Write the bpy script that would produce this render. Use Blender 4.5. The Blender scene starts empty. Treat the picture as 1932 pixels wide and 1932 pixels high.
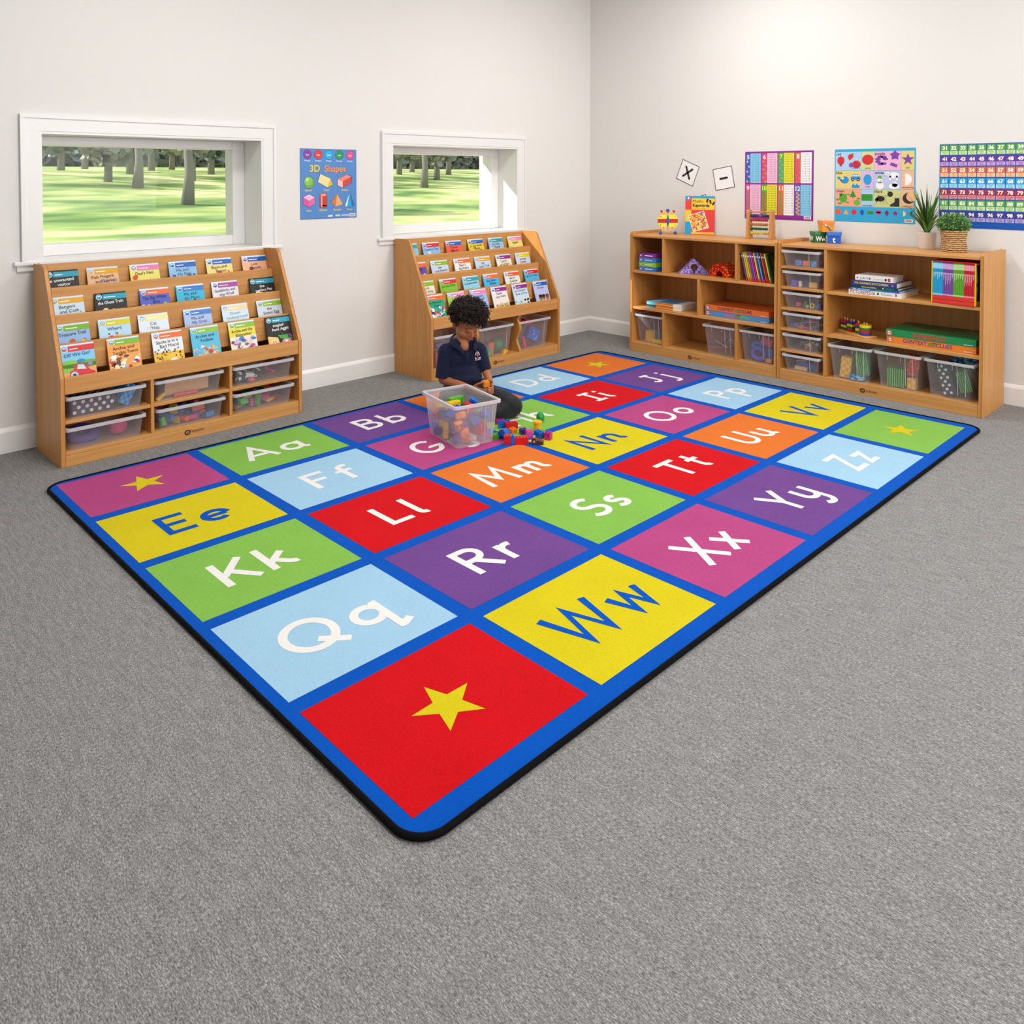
import bpy, bmesh, math, random
from mathutils import Matrix, Vector, Euler

# ------------------------------------------------------------------ camera, world, light
SC = bpy.context.scene
COL = SC.collection
PI = math.pi
def R(d): return math.radians(d)

cam_d = bpy.data.cameras.new('camera'); cam = bpy.data.objects.new('camera', cam_d); COL.objects.link(cam)
cam_d.sensor_width = 36.0; cam_d.lens = 1504.086 / 1932 * 36
cam_d.shift_y = -(966 - 370.78) / 1932
cam_d.clip_start = 0.05; cam_d.clip_end = 300
yaw, pitch, roll = 0.77823, 0.02591, -0.00037
f = Vector((math.sin(yaw) * math.cos(pitch), math.cos(yaw) * math.cos(pitch), -math.sin(pitch)))
r = Vector((math.cos(yaw), -math.sin(yaw), 0)); u = r.cross(f)
rr = r * math.cos(roll) + u * math.sin(roll); uu = -r * math.sin(roll) + u * math.cos(roll)
M = Matrix.Identity(4)
for i in range(3):
    M[i][0] = rr[i]; M[i][1] = uu[i]; M[i][2] = -f[i]
M[0][3], M[1][3], M[2][3] = -0.96076, -3.69058, 1.30411
cam.matrix_world = M
SC.camera = cam

SC.view_settings.view_transform = 'Standard'
SC.view_settings.look = 'None'
SC.view_settings.gamma = 1.0
SC.view_settings.use_curve_mapping = False
SC.view_settings.exposure = 0.0

w = bpy.data.worlds.new('sky'); SC.world = w; w.use_nodes = True
nt = w.node_tree; nt.nodes.clear()
wo = nt.nodes.new('ShaderNodeOutputWorld'); bg = nt.nodes.new('ShaderNodeBackground')
bg.inputs[0].default_value = (0.93, 0.96, 1.0, 1); bg.inputs[1].default_value = 1.05
nt.links.new(bg.outputs[0], wo.inputs[0])

def area_light(name, loc, target, sx, sy, power, color):
    l = bpy.data.lights.new(name, 'AREA'); l.shape = 'RECTANGLE'; l.size = sx; l.size_y = sy
    l.energy = power; l.color = color
    o = bpy.data.objects.new(name, l); COL.objects.link(o); o.location = loc
    o.rotation_euler = (Vector(target) - Vector(loc)).to_track_quat('-Z', 'Y').to_euler()
    return o
# added area lights inside the rear and side walls: soft key and weak fill
area_light('rear_soft_key', (2.1, -7.35, 1.7), (1.9, -1.0, 0.5), 3.6, 1.9, 118, (1.0, 0.99, 0.975))
area_light('side_soft_fill', (-4.35, -4.0, 1.75), (1.0, -2.0, 0.4), 2.6, 1.7, 12, (0.97, 0.98, 1.0))
# added overhead fill lights, set out in a grid above the room
for lx, ly in ((0.5, -1.1), (3.0, -1.1), (0.5, -3.7), (3.0, -3.7)):
    area_light('overhead_fill_light', (lx, ly, 2.96), (lx, ly, 0), 0.58, 0.58, 30, (1.0, 0.985, 0.96))

sun_d = bpy.data.lights.new('sun', 'SUN'); sun_d.energy = 5.0; sun_d.angle = R(0.6); sun_d.color = (1.0, 0.95, 0.86)
sun = bpy.data.objects.new('sun', sun_d); COL.objects.link(sun)
sun.rotation_euler = Vector((1.2, -1.0, -0.85)).to_track_quat('-Z', 'Y').to_euler()

# ------------------------------------------------------------------ materials
def lin(c):
    if isinstance(c, str):
        c = c.lstrip('#'); c = tuple(int(c[i:i+2], 16) / 255 for i in (0, 2, 4))
    return tuple((x / 12.92 if x <= .04045 else ((x + .055) / 1.055) ** 2.4) for x in c) + (1.0,)
_m = {}
def mat(name, col, rough=.5, metal=0, spec=.5, sheen=0, coat=0):
    if name in _m: return _m[name]
    m = bpy.data.materials.new(name); m.use_nodes = True
    b = m.node_tree.nodes['Principled BSDF']
    b.inputs['Base Color'].default_value = lin(col); b.inputs['Roughness'].default_value = rough
    b.inputs['Metallic'].default_value = metal; b.inputs['Specular IOR Level'].default_value = spec
    if sheen: b.inputs['Sheen Weight'].default_value = sheen
    if coat: b.inputs['Coat Weight'].default_value = coat
    _m[name] = m; return m
def P_(col, rough=.45):            # plain colour by hex
    h = col.lstrip('#').lower()
    return mat('paint_' + h + ('' if rough == .45 else '_r%d' % int(rough * 100)), col, rough)
def nodes(m): return m.node_tree.nodes, m.node_tree.links, m.node_tree.nodes['Principled BSDF']
def N(ns, t, **k):
    n = ns.new(t)
    for a, v in k.items():
        if hasattr(n, a): setattr(n, a, v)
    return n
def coords(ns, ls, scale=(1, 1, 1), rot=(0, 0, 0), kind='Object'):
    tc = ns.new('ShaderNodeTexCoord'); mp = ns.new('ShaderNodeMapping')
    mp.inputs['Scale'].default_value = scale; mp.inputs['Rotation'].default_value = rot
    ls.new(tc.outputs[kind], mp.inputs[0]); return mp.outputs[0]
def noise(ns, ls, vec, scale, detail=2, rough=.5):
    n = ns.new('ShaderNodeTexNoise'); n.inputs['Scale'].default_value = scale; n.inputs['Detail'].default_value = detail
    n.inputs['Roughness'].default_value = rough; ls.new(vec, n.inputs['Vector']); return n.outputs['Fac']
def ramp(ns, ls, fac, stops):
    r = ns.new('ShaderNodeValToRGB'); el = r.color_ramp.elements
    while len(el) > len(stops): el.remove(el[-1])
    while len(el) < len(stops): el.new(0.5)
    for e, (p, c) in zip(el, stops): e.position = p; e.color = lin(c) if not isinstance(c, tuple) or len(c) == 3 else c
    ls.new(fac, r.inputs[0]); return r.outputs[0]
def bump(ns, ls, b, h, strength=.3, dist=.01):
    n = ns.new('ShaderNodeBump'); n.inputs['Strength'].default_value = strength; n.inputs['Distance'].default_value = dist
    ls.new(h, n.inputs['Height']); ls.new(n.outputs[0], b.inputs['Normal'])

def wood(name, c1, c2, c3, axis='x'):
    m = mat(name, c1, .42); ns, ls, b = nodes(m)
    sc = {'x': (1.2, 30, 30), 'z': (30, 30, 1.2), 'y': (30, 1.2, 30)}[axis]
    v = coords(ns, ls, sc)
    a = noise(ns, ls, v, 1.6, 5, .62)
    ls.new(ramp(ns, ls, a, [(.28, c2), (.5, c1), (.72, c3)]), b.inputs['Base Color'])
    bump(ns, ls, b, a, .04, .002)
    return m
BX = wood('beech_laminate_long', '#cb9150', '#bf8545', '#d59f5f', 'x')
BZ = wood('beech_laminate_upright', '#c88b46', '#ba7d39', '#d29853', 'z')
BE = mat('beech_edge_banding', '#cc9148', .38)

def carpet():
    m = mat('grey_loop_carpet', '#8b8783', .95, spec=.15); ns, ls, b = nodes(m)
    v = coords(ns, ls, (1, 1, 1), (0, 0, R(20)))
    a = noise(ns, ls, v, 380, 4, .8)
    v2 = coords(ns, ls, (420, 120, 1))
    c = noise(ns, ls, v2, 1.0, 3, .6)
    v3 = coords(ns, ls, (110, 14, 1)); d = noise(ns, ls, v3, 1.0, 3, .6)
    mx = ns.new('ShaderNodeMath'); mx.operation = 'ADD'; ls.new(a, mx.inputs[0]); ls.new(c, mx.inputs[1])
    m2 = ns.new('ShaderNodeMath'); m2.operation = 'MULTIPLY'; ls.new(mx.outputs[0], m2.inputs[0]); m2.inputs[1].default_value = .5
    m3 = ns.new('ShaderNodeMath'); m3.operation = 'MULTIPLY_ADD'; ls.new(d, m3.inputs[0]); m3.inputs[1].default_value = .16; ls.new(m2.outputs[0], m3.inputs[2])
    ls.new(ramp(ns, ls, m3.outputs[0], [(.44, '#4b4a4a'), (.585, '#838281'), (.73, '#bdbcba')]), b.inputs['Base Color'])
    bump(ns, ls, b, m2.outputs[0], .3, .002)
    return m
CARPET = carpet()
WALL = mat('white_wall_paint', '#e4e2df', .85, spec=.2)
ns, ls, b = nodes(WALL); bump(ns, ls, b, noise(ns, ls, coords(ns, ls), 180, 3), .04, .001)
GLOSSW = mat('white_gloss_trim', '#efeeec', .35)
CEIL = mat('ceiling_white', '#f0efec', .9)
FRAME = mat('window_white', '#e9e8e6', .3)

def rug_mat(name, col, var=.10):
    m = mat(name, col, .95, spec=.05, sheen=.03); ns, ls, b = nodes(m)
    v = coords(ns, ls); a = noise(ns, ls, v, 420, 2, .7); c = noise(ns, ls, v, 5, 3, .6)
    ad = ns.new('ShaderNodeMath'); ad.operation = 'MULTIPLY_ADD'; ls.new(c, ad.inputs[0]); ad.inputs[1].default_value = .25; ls.new(a, ad.inputs[2])
    hs = ns.new('ShaderNodeHueSaturation'); hs.inputs['Color'].default_value = lin(col)
    mr = ns.new('ShaderNodeMapRange'); mr.inputs[1].default_value = .35; mr.inputs[2].default_value = .9
    mr.inputs[3].default_value = 1 - var * 2.6; mr.inputs[4].default_value = 1 + var * 2.2
    ls.new(ad.outputs[0], mr.inputs[0]); ls.new(mr.outputs[0], hs.inputs['Value']); ls.new(hs.outputs[0], b.inputs['Base Color'])
    bump(ns, ls, b, a, .35, .003)
    return m

def plastic_clear(name, tint, alpha):
    m = bpy.data.materials.new(name); m.use_nodes = True; ns = m.node_tree.nodes; ls = m.node_tree.links; ns.clear()
    o = ns.new('ShaderNodeOutputMaterial'); tr = ns.new('ShaderNodeBsdfTransparent'); d = ns.new('ShaderNodeBsdfDiffuse')
    tl = ns.new('ShaderNodeBsdfTranslucent'); g = ns.new('ShaderNodeBsdfGlossy'); g.inputs['Roughness'].default_value = .25
    for q in (d, tl): q.inputs['Color'].default_value = lin(tint)
    tr.inputs[0].default_value = (.97, .97, .98, 1)
    m1 = ns.new('ShaderNodeMixShader'); m1.inputs[0].default_value = .4; ls.new(d.outputs[0], m1.inputs[1]); ls.new(tl.outputs[0], m1.inputs[2])
    m2 = ns.new('ShaderNodeMixShader'); m2.inputs[0].default_value = .07; ls.new(m1.outputs[0], m2.inputs[1]); ls.new(g.outputs[0], m2.inputs[2])
    m3 = ns.new('ShaderNodeMixShader'); m3.inputs[0].default_value = alpha; ls.new(tr.outputs[0], m3.inputs[1]); ls.new(m2.outputs[0], m3.inputs[2])
    ls.new(m3.outputs[0], o.inputs[0]); _m[name] = m; return m
CLEAR = plastic_clear('frosted_clear_plastic', '#e6e6ec', .24)
MILKY = plastic_clear('milky_clear_plastic', '#f2f2f5', .36)
CLEARRIM = plastic_clear('frosted_plastic_rim', '#ececf0', .78)
def glass():
    m = bpy.data.materials.new('window_glass'); m.use_nodes = True; ns = m.node_tree.nodes; ls = m.node_tree.links; ns.clear()
    o = ns.new('ShaderNodeOutputMaterial'); tr = ns.new('ShaderNodeBsdfTransparent'); g = ns.new('ShaderNodeBsdfGlossy')
    g.inputs['Roughness'].default_value = .02; mx = ns.new('ShaderNodeMixShader'); mx.inputs[0].default_value = .008
    ls.new(tr.outputs[0], mx.inputs[1]); ls.new(g.outputs[0], mx.inputs[2]); ls.new(mx.outputs[0], o.inputs[0]); return m
GLASS = glass()
def fabric(name, base, fg, kind, scale, rot=(0, 0, 0)):
    m = mat(name, base, .8, spec=.2); ns, ls, b = nodes(m); v = coords(ns, ls, (scale,) * 3, rot)
    if kind == 'dots':
        t = ns.new('ShaderNodeTexVoronoi'); t.inputs['Randomness'].default_value = .6; t.inputs['Scale'].default_value = 1; ls.new(v, t.inputs['Vector'])
        c = ramp(ns, ls, t.outputs['Distance'], [(.37, fg), (.42, base)])
    elif kind == 'stripes':
        t = ns.new('ShaderNodeTexWave'); t.inputs['Scale'].default_value = 1; ls.new(v, t.inputs['Vector'])
        c = ramp(ns, ls, t.outputs['Fac'], [(.78, base), (.86, fg)])
    elif kind == 'check':
        t = ns.new('ShaderNodeTexChecker'); t.inputs['Scale'].default_value = 1; ls.new(v, t.inputs['Vector'])
        t.inputs[1].default_value = lin(base); t.inputs[2].default_value = lin(fg); c = t.outputs[0]
    else:
        t = noise(ns, ls, v, 1, 1); c = ramp(ns, ls, t, [(.50, base), (.56, fg)])
    ls.new(c, b.inputs['Base Color']); return m

# ------------------------------------------------------------------ mesh building
_tc = {}
def text_geo(s, bold=0.0, sp=1.0):
    if 'M' in s: bold = 0.0
    k = (s, bold, sp)
    if k in _tc: return _tc[k]
    cu = bpy.data.curves.new('t', 'FONT'); cu.body = s; cu.size = 1; cu.align_x = 'LEFT'; cu.fill_mode = 'FRONT' if hasattr(cu, 'fill_mode') else 'BOTH'
    cu.offset = bold; cu.resolution_u = 3; cu.space_character = sp
    o = bpy.data.objects.new('t', cu); COL.objects.link(o)
    dg = bpy.context.evaluated_depsgraph_get(); me = bpy.data.meshes.new_from_object(o.evaluated_get(dg))
    vs = [(v.co.x, v.co.y) for v in me.vertices]; fs = [tuple(p.vertices) for p in me.polygons]
    bpy.data.objects.remove(o); bpy.data.curves.remove(cu); bpy.data.meshes.remove(me)
    x0 = min([v[0] for v in vs] or [0]); x1 = max([v[0] for v in vs] or [0])
    _tc[k] = ([(a - x0, b_) for a, b_ in vs], fs, x1 - x0); return _tc[k]

class MB:
    def __init__(s): s.v = []; s.f = []; s.mi = []; s.sm = []; s.mats = []; s.M = Matrix.Identity(4); s.P = Matrix.Identity(4); s.clip = None
    def slot(s, m):
        if m not in s.mats: s.mats.append(m)
        return s.mats.index(m)
    def add(s, vs, fs, m, smooth=False, X=None):
        T = s.M if X is None else s.M @ X
        o = len(s.v); k = s.slot(m)
        s.v += [tuple(T @ Vector(p)) for p in vs]
        for q in fs: s.f.append(tuple(i + o for i in q)); s.mi.append(k); s.sm.append(smooth)
    def box(s, x0, x1, y0, y1, z0, z1, m, X=None):
        vs = [(x, y, z) for x in (x0, x1) for y in (y0, y1) for z in (z0, z1)]
        s.add(vs, [(0, 1, 3, 2), (4, 6, 7, 5), (0, 4, 5, 1), (2, 3, 7, 6), (0, 2, 6, 4), (1, 5, 7, 3)], m, False, X)
    def prism(s, poly, a, b, m, axis='y', X=None):      # poly in the plane normal to axis
        n = len(poly)
        def p(q, t):
            return {'y': (q[0], t, q[1]), 'x': (t, q[0], q[1]), 'z': (q[0], q[1], t)}[axis]
        vs = [p(q, a) for q in poly] + [p(q, b) for q in poly]
        s.add(vs, [tuple(range(n)), tuple(range(2 * n - 1, n - 1, -1))] + [(i, (i + 1) % n, (i + 1) % n + n, i + n) for i in range(n)], m, False, X)
    def frus(s, z0, z1, hx0, hy0, hx1, hy1, m, X=None, r=0.0, n=1, cap=(1, 1)):   # tapered rounded box
        def ring(hx, hy):
            if not r: return [(-hx, -hy), (hx, -hy), (hx, hy), (-hx, hy)]
            out = []
            for cx, cy, a0 in ((hx - r, -hy + r, -90), (hx - r, hy - r, 0), (-hx + r, hy - r, 90), (-hx + r, -hy + r, 180)):
                for i in range(n + 1): a = R(a0 + 90 * i / n); out.append((cx + r * math.cos(a), cy + r * math.sin(a)))
            return out
        a = ring(hx0, hy0); b = ring(hx1, hy1); k = len(a)
        vs = [(x, y, z0) for x, y in a] + [(x, y, z1) for x, y in b]
        fs = [(i, (i + 1) % k, (i + 1) % k + k, i + k) for i in range(k)]
        if cap[0]: fs.append(tuple(range(k - 1, -1, -1)))
        if cap[1]: fs.append(tuple(range(k, 2 * k)))
        s.add(vs, fs, m, False, X)
    def cyl(s, p0, p1, r0, m, r1=None, n=16, cap=True, smooth=True, X=None):
        p0, p1 = Vector(p0), Vector(p1); r1 = r0 if r1 is None else r1; d = (p1 - p0).normalized()
        a = d.orthogonal().normalized(); b = d.cross(a)
        vs = [tuple(p + (a * math.cos(2 * PI * i / n) + b * math.sin(2 * PI * i / n)) * q) for p, q in ((p0, r0), (p1, r1)) for i in range(n)]
        s.add(vs, [(i, (i + 1) % n, (i + 1) % n + n, i + n) for i in range(n)], m, smooth, X)
        if cap: s.add(vs, [tuple(range(n - 1, -1, -1)), tuple(range(n, 2 * n))], m, False, X)
    def sph(s, c, rad, m, nu=16, nv=10, X=None):
        if not isinstance(rad, (tuple, list)): rad = (rad,) * 3
        vs = [(c[0], c[1], c[2] - rad[2])]
        for j in range(1, nv):
            t = PI * j / nv
            vs += [(c[0] + rad[0] * math.sin(t) * math.cos(2 * PI * i / nu), c[1] + rad[1] * math.sin(t) * math.sin(2 * PI * i / nu), c[2] - rad[2] * math.cos(t)) for i in range(nu)]
        vs.append((c[0], c[1], c[2] + rad[2])); L = len(vs) - 1
        fs = [(0, 1 + (i + 1) % nu, 1 + i) for i in range(nu)]
        for j in range(nv - 2):
            a = 1 + j * nu
            fs += [(a + i, a + (i + 1) % nu, a + nu + (i + 1) % nu, a + nu + i) for i in range(nu)]
        a = 1 + (nv - 2) * nu; fs += [(a + i, a + (i + 1) % nu, L) for i in range(nu)]
        s.add(vs, fs, m, True, X)
    def tube(s, pts, rad, m, n=6, closed=False, X=None):
        pts = [Vector(p) for p in pts]; k = len(pts); vs = []; pa = None
        for i, p in enumerate(pts):
            d = (pts[(i + 1) % k] - pts[i - 1]) if closed else (pts[min(i + 1, k - 1)] - pts[max(i - 1, 0)])
            d = d.normalized() if d.length > 1e-9 else Vector((0, 0, 1))
            a = d.orthogonal().normalized() if pa is None else (pa - d * pa.dot(d)).normalized()
            pa = a; b = d.cross(a); q = rad[i] if isinstance(rad, (list, tuple)) else rad
            vs += [tuple(p + (a * math.cos(2 * PI * j / n) + b * math.sin(2 * PI * j / n)) * q) for j in range(n)]
        fs = []
        for i in range(k if closed else k - 1):
            o, o2 = i * n, ((i + 1) % k) * n
            fs += [(o + j, o + (j + 1) % n, o2 + (j + 1) % n, o2 + j) for j in range(n)]
        if not closed: fs += [tuple(range(n - 1, -1, -1)), tuple(range((k - 1) * n, k * n))]
        s.add(vs, fs, m, True, X)
    # flat drawing on plane P (x right, y up, layer = height above the plane in steps of .25 mm)
    def flat(s, poly, m, L=1):
        if s.clip: poly = [(min(max(x, 0), s.clip[0]), min(max(y, 0), s.clip[1])) for x, y in poly]
        s.add([tuple(s.P @ Vector((x, y, L * .00025))) for x, y in poly], [tuple(range(len(poly)))], m)
    def rect(s, x, y, w_, h, m, L=1): s.flat([(x, y), (x + w_, y), (x + w_, y + h), (x, y + h)], m, L)
    def disc(s, x, y, rx, m, L=1, ry=None, n=20, a0=0, a1=360):
        ry = rx if ry is None else ry
        s.flat([(x + rx * math.cos(R(a0 + (a1 - a0) * i / n)), y + ry * math.sin(R(a0 + (a1 - a0) * i / n))) for i in range(n + (a1 - a0 < 360))], m, L)
    def text(s, t, x, y, size, m, L=2, al='C', bold=0.0, rot=0, sx=1.0, maxw=None):
        vs, fs, W = text_geo(t, bold)
        if maxw and W * size * sx > maxw: sx *= maxw / (W * size * sx)
        W *= size * sx; ox = {'C': -W / 2, 'L': 0, 'R': -W}[al]; c, q = math.cos(R(rot)), math.sin(R(rot)); out = []
        for a, b_ in vs:
            a = a * size * sx + ox; b_ *= size
            out.append(tuple(s.P @ Vector((x + a * c - b_ * q, y + a * q + b_ * c, L * .00025))))
        s.add(out, fs, m)
    def stroke(s, pts, w_, m, L=1, closed=False):
        pts = [p for i, p in enumerate(pts) if i == 0 or (Vector(p) - Vector(pts[i - 1])).length > 1e-6]
        k = len(pts); Ls = []; Rs = []
        for i in range(k):
            p = Vector(pts[i]); a = Vector(pts[i - 1]) if (i or closed) else None; c = Vector(pts[(i + 1) % k]) if (i < k - 1 or closed) else None
            d1 = (p - a).normalized() if a is not None else None; d2 = (c - p).normalized() if c is not None else None
            if d1 is None: d1 = d2
            if d2 is None: d2 = d1
            t = (d1 + d2); t = t.normalized() if t.length > 1e-6 else d1
            nrm = Vector((-t.y, t.x)); q = max(.42, abs(nrm.dot(Vector((-d1.y, d1.x)))))
            Ls.append(p + nrm * (w_ / 2 / q)); Rs.append(p - nrm * (w_ / 2 / q))
        for i in range(k if closed else k - 1):
            j = (i + 1) % k
            s.flat([tuple(Rs[i]), tuple(Rs[j]), tuple(Ls[j]), tuple(Ls[i])], m, L)
    def star(s, x, y, ro, ri, m, L=1, rot=90):
        s.flat([(x + (ro, ri)[i % 2] * math.cos(R(rot + 36 * i)), y + (ro, ri)[i % 2] * math.sin(R(rot + 36 * i))) for i in range(10)], m, L)
    def mesh(s, name):
        me = bpy.data.meshes.new(name); me.from_pydata(s.v, [], s.f)
        for m in s.mats: me.materials.append(m)
        me.polygons.foreach_set('material_index', s.mi); me.polygons.foreach_set('use_smooth', s.sm); me.update(); return me
    def build(s, name, parent=None, mx=None, bev=0, seg=2):
        o = bpy.data.objects.new(name, s.mesh(name)); COL.objects.link(o)
        if parent: o.parent = parent
        if mx is not None: o.matrix_local = mx
        if bev:
            md = o.modifiers.new('bevel', 'BEVEL'); md.width = bev; md.segments = seg; md.limit_method = 'ANGLE'; md.angle_limit = R(50)
        return o
def PF(x=0, y=0, z=0): return Matrix(((1, 0, 0, x), (0, 0, -1, y), (0, 1, 0, z), (0, 0, 0, 1)))    # drawing plane facing -y
def T(x=0, y=0, z=0): return Matrix.Translation((x, y, z))
def RX(d): return Matrix.Rotation(R(d), 4, 'X')
def RY(d): return Matrix.Rotation(R(d), 4, 'Y')
def RZ(d): return Matrix.Rotation(R(d), 4, 'Z')
def tag(o, label, cat, group=None, kind=None):
    o['label'] = label; o['category'] = cat
    if group: o['group'] = group
    if kind: o['kind'] = kind
    return o
def thing(name, mx, label, cat, group=None):
    o = bpy.data.objects.new(name, None); COL.objects.link(o); o.empty_display_size = .05; o.matrix_world = mx
    return tag(o, label, cat, group)
def struct(o): o['kind'] = 'structure'; return o
def dup(o, mx=None, label=None, parent=None):
    c = o.copy(); COL.objects.link(c); c.parent = parent
    for ch in list(o.children): dup(ch, None, None, c)
    if mx is not None: c.matrix_world = mx
    elif parent: c.matrix_local = o.matrix_local
    if label: c['label'] = label
    return c
def arc(cx, cy, rx, ry, a0, a1, n=16): return [(cx + rx * math.cos(R(a0 + (a1 - a0) * i / n)), cy + ry * math.sin(R(a0 + (a1 - a0) * i / n))) for i in range(n + 1)]
ORD = ['first', 'second', 'third', 'fourth', 'fifth', 'sixth', 'seventh', 'eighth', 'ninth', 'tenth', 'eleventh', 'twelfth', 'thirteenth', 'fourteenth']
# ------------------------------------------------------------------ the room
YW, XW = 0.642, 4.235
FY, FX = -7.6, -4.6            # rear wall, side wall
mb = MB(); mb.box(FX - .3, XW + .3, FY - .3, YW + .45, -.2, 0, CARPET); struct(mb.build('floor'))
mb = MB(); mb.box(FX - .3, XW + .3, FY - .3, YW + .45, 3.0, 3.15, CEIL); struct(mb.build('ceiling'))
W1, W2 = (.112, 1.267), (2.181, 3.367)
ZS, ZH = .877, 1.52
mb = MB(); y0, y1 = YW, YW + .42
mb.box(FX - .3, W1[0], y0, y1, 0, 3.0, WALL); mb.box(W1[1], W2[0], y0, y1, 0, 3.0, WALL); mb.box(W2[1], XW + .3, y0, y1, 0, 3.0, WALL)
for a, c in (W1, W2): mb.box(a, c, y0, y1, 0, ZS, WALL); mb.box(a, c, y0, y1, ZH, 3.0, WALL)
struct(mb.build('wall_left'))
mb = MB(); mb.box(XW, XW + .3, FY - .3, YW, 0, 3.0, WALL); struct(mb.build('wall_right'))
# rear and side walls, each with an added opening for light
mb = MB(); mb.box(FX - .3, -.8, FY - .3, FY, 0, 3.0, WALL); mb.box(3.95, XW, FY - .3, FY, 0, 3.0, WALL)
mb.box(-.8, 3.95, FY - .3, FY, 0, .75, WALL); mb.box(-.8, 3.95, FY - .3, FY, 2.5, 3.0, WALL); struct(mb.build('wall_rear'))
mb = MB(); mb.box(FX - .3, FX, FY, -5.4, 0, 3.0, WALL); mb.box(FX - .3, FX, -2.6, YW, 0, 3.0, WALL)
mb.box(FX - .3, FX, -5.4, -2.6, 0, .85, WALL); mb.box(FX - .3, FX, -5.4, -2.6, 2.5, 3.0, WALL); struct(mb.build('wall_side'))
# skirting boards
def skirt(mb, p0, p1, nrm):
    p0, p1, n = Vector(p0), Vector(p1), Vector(nrm)
    prof = [(0, 0), (.014, 0), (.014, .098), (.010, .106), (.006, .112), (0, .118)]
    vs = [tuple(p + n * a + Vector((0, 0, b_))) for p in (p0, p1) for a, b_ in prof]; k = len(prof)
    mb.add(vs, [(i, (i + 1) % k, (i + 1) % k + k, i + k) for i in range(k)] + [tuple(range(k)), tuple(range(2 * k - 1, k - 1, -1))], GLOSSW)
for nm, a, c, n in (('baseboard_left', (FX, YW, 0), (XW - .014, YW, 0), (0, -1, 0)), ('baseboard_right', (XW, YW, 0), (XW, FY, 0), (-1, 0, 0)),
                    ('baseboard_rear', (FX, FY, 0), (XW - .014, FY, 0), (0, 1, 0)), ('baseboard_side', (FX, YW - .014, 0), (FX, FY + .014, 0), (1, 0, 0))):
    mb = MB(); skirt(mb, a, c, n); struct(mb.build(nm))

def room_window(n, x0, x1):
    t = struct(bpy.data.objects.new('window_%d' % n, None)); COL.objects.link(t); t.location = (x0, YW, ZS)
    I = T(-x0, -YW, -ZS)
    def part(nm, mb, bev=.003): mb.M = I; return mb
    def mk(): q = MB(); q.M = I; return q
    q = mk()                                   # architrave, stepped face
    for a, c, o_ in ((x0 - .08, x0, x0 - .08), (x1, x1 + .08, x1 + .062)):
        q.box(a, c, YW - .014, YW, .897, ZH, FRAME); q.box(o_, o_ + .018, YW - .020, YW - .0142, .897, ZH + .062, FRAME)
    q.box(x0 - .08, x1 + .08, YW - .014, YW, ZH + .0003, ZH + .08, FRAME); q.box(x0 - .08, x1 + .08, YW - .020, YW - .0142, ZH + .0623, ZH + .08, FRAME)
    q.build('architrave', t)
    q = mk(); q.box(x0, x0 + .012, YW - .012, YW + .42, .8975, ZH - .0123, FRAME); q.box(x1 - .012, x1, YW - .012, YW + .42, .8975, ZH - .0123, FRAME)
    q.box(x0, x1, YW - .012, YW + .42, ZH - .012, ZH - .0003, FRAME); q.build('reveal_lining', t)
    q = mk(); q.box(x0 - .112, x1 + .112, YW - .0215, YW - .0005, .877, .897, FRAME); q.build('window_sill', t, bev=.004)
    q = mk(); q.box(x0 + .001, x1 - .001, YW, YW + .22, .878, .8968, FRAME); q.box(x0 - .1, x1 + .1, YW - .010, YW - .001, .850, .8765, FRAME)
    q.build('sill_board', t)
    q = mk(); g = .075                          # sash
    a, c, z0, z1 = x0 + .012, x1 - .012, .897, ZH - .012; ya, yb = YW + .20, YW + .30
    gl = .038
    q.box(a, a + gl, ya, yb, z0, z1, FRAME); q.box(c - g, c, ya, yb, z0, z1, FRAME)
    q.box(a + gl, c - g, ya, yb, z0, z0 + .058, FRAME); q.box(a + gl, c - g, ya, yb, z1 - .05, z1, FRAME)
    sash = q.build('sash', t, bev=.004)
    q = mk(); q.box(a + gl, c - g, yb - .012, yb - .008, z0 + .055, z1 - .048, GLASS); q.build('pane', sash)
    q = mk(); q.box(a, c, yb, yb + .02, z0 - .03, z0 + .02, FRAME); q.build('outer_sill', t)
    return t
room_window(1, *W1); room_window(2, *W2)
# unseen window frames added behind the camera, around the rear and side lights
for n, (p0, p1, axis) in ((3, ((-.8, FY), (3.95, FY), 0)), (4, ((FX, -5.4), (FX, -2.6), 1))):
    mb = MB(); z0, z1 = (.75, 2.5) if n == 3 else (.85, 2.5)
    L = p1[0] - p0[0] if axis == 0 else p1[1] - p0[1]
    X = T(p0[0], p0[1] - .02, 0) if axis == 0 else T(p0[0] + .02, p0[1], 0) @ RZ(90)
    for i in range(5):
        xx = i * L / 4; mb.box(max(0, xx - .03), min(L, xx + .03), .0, .06, z0, z1, FRAME, X)
    mb.box(0, L, .0, .06, z0, z0 + .06, FRAME, X); mb.box(0, L, 0, .06, z1 - .06, z1, FRAME, X); struct(mb.build('window_%d' % n))
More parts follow.
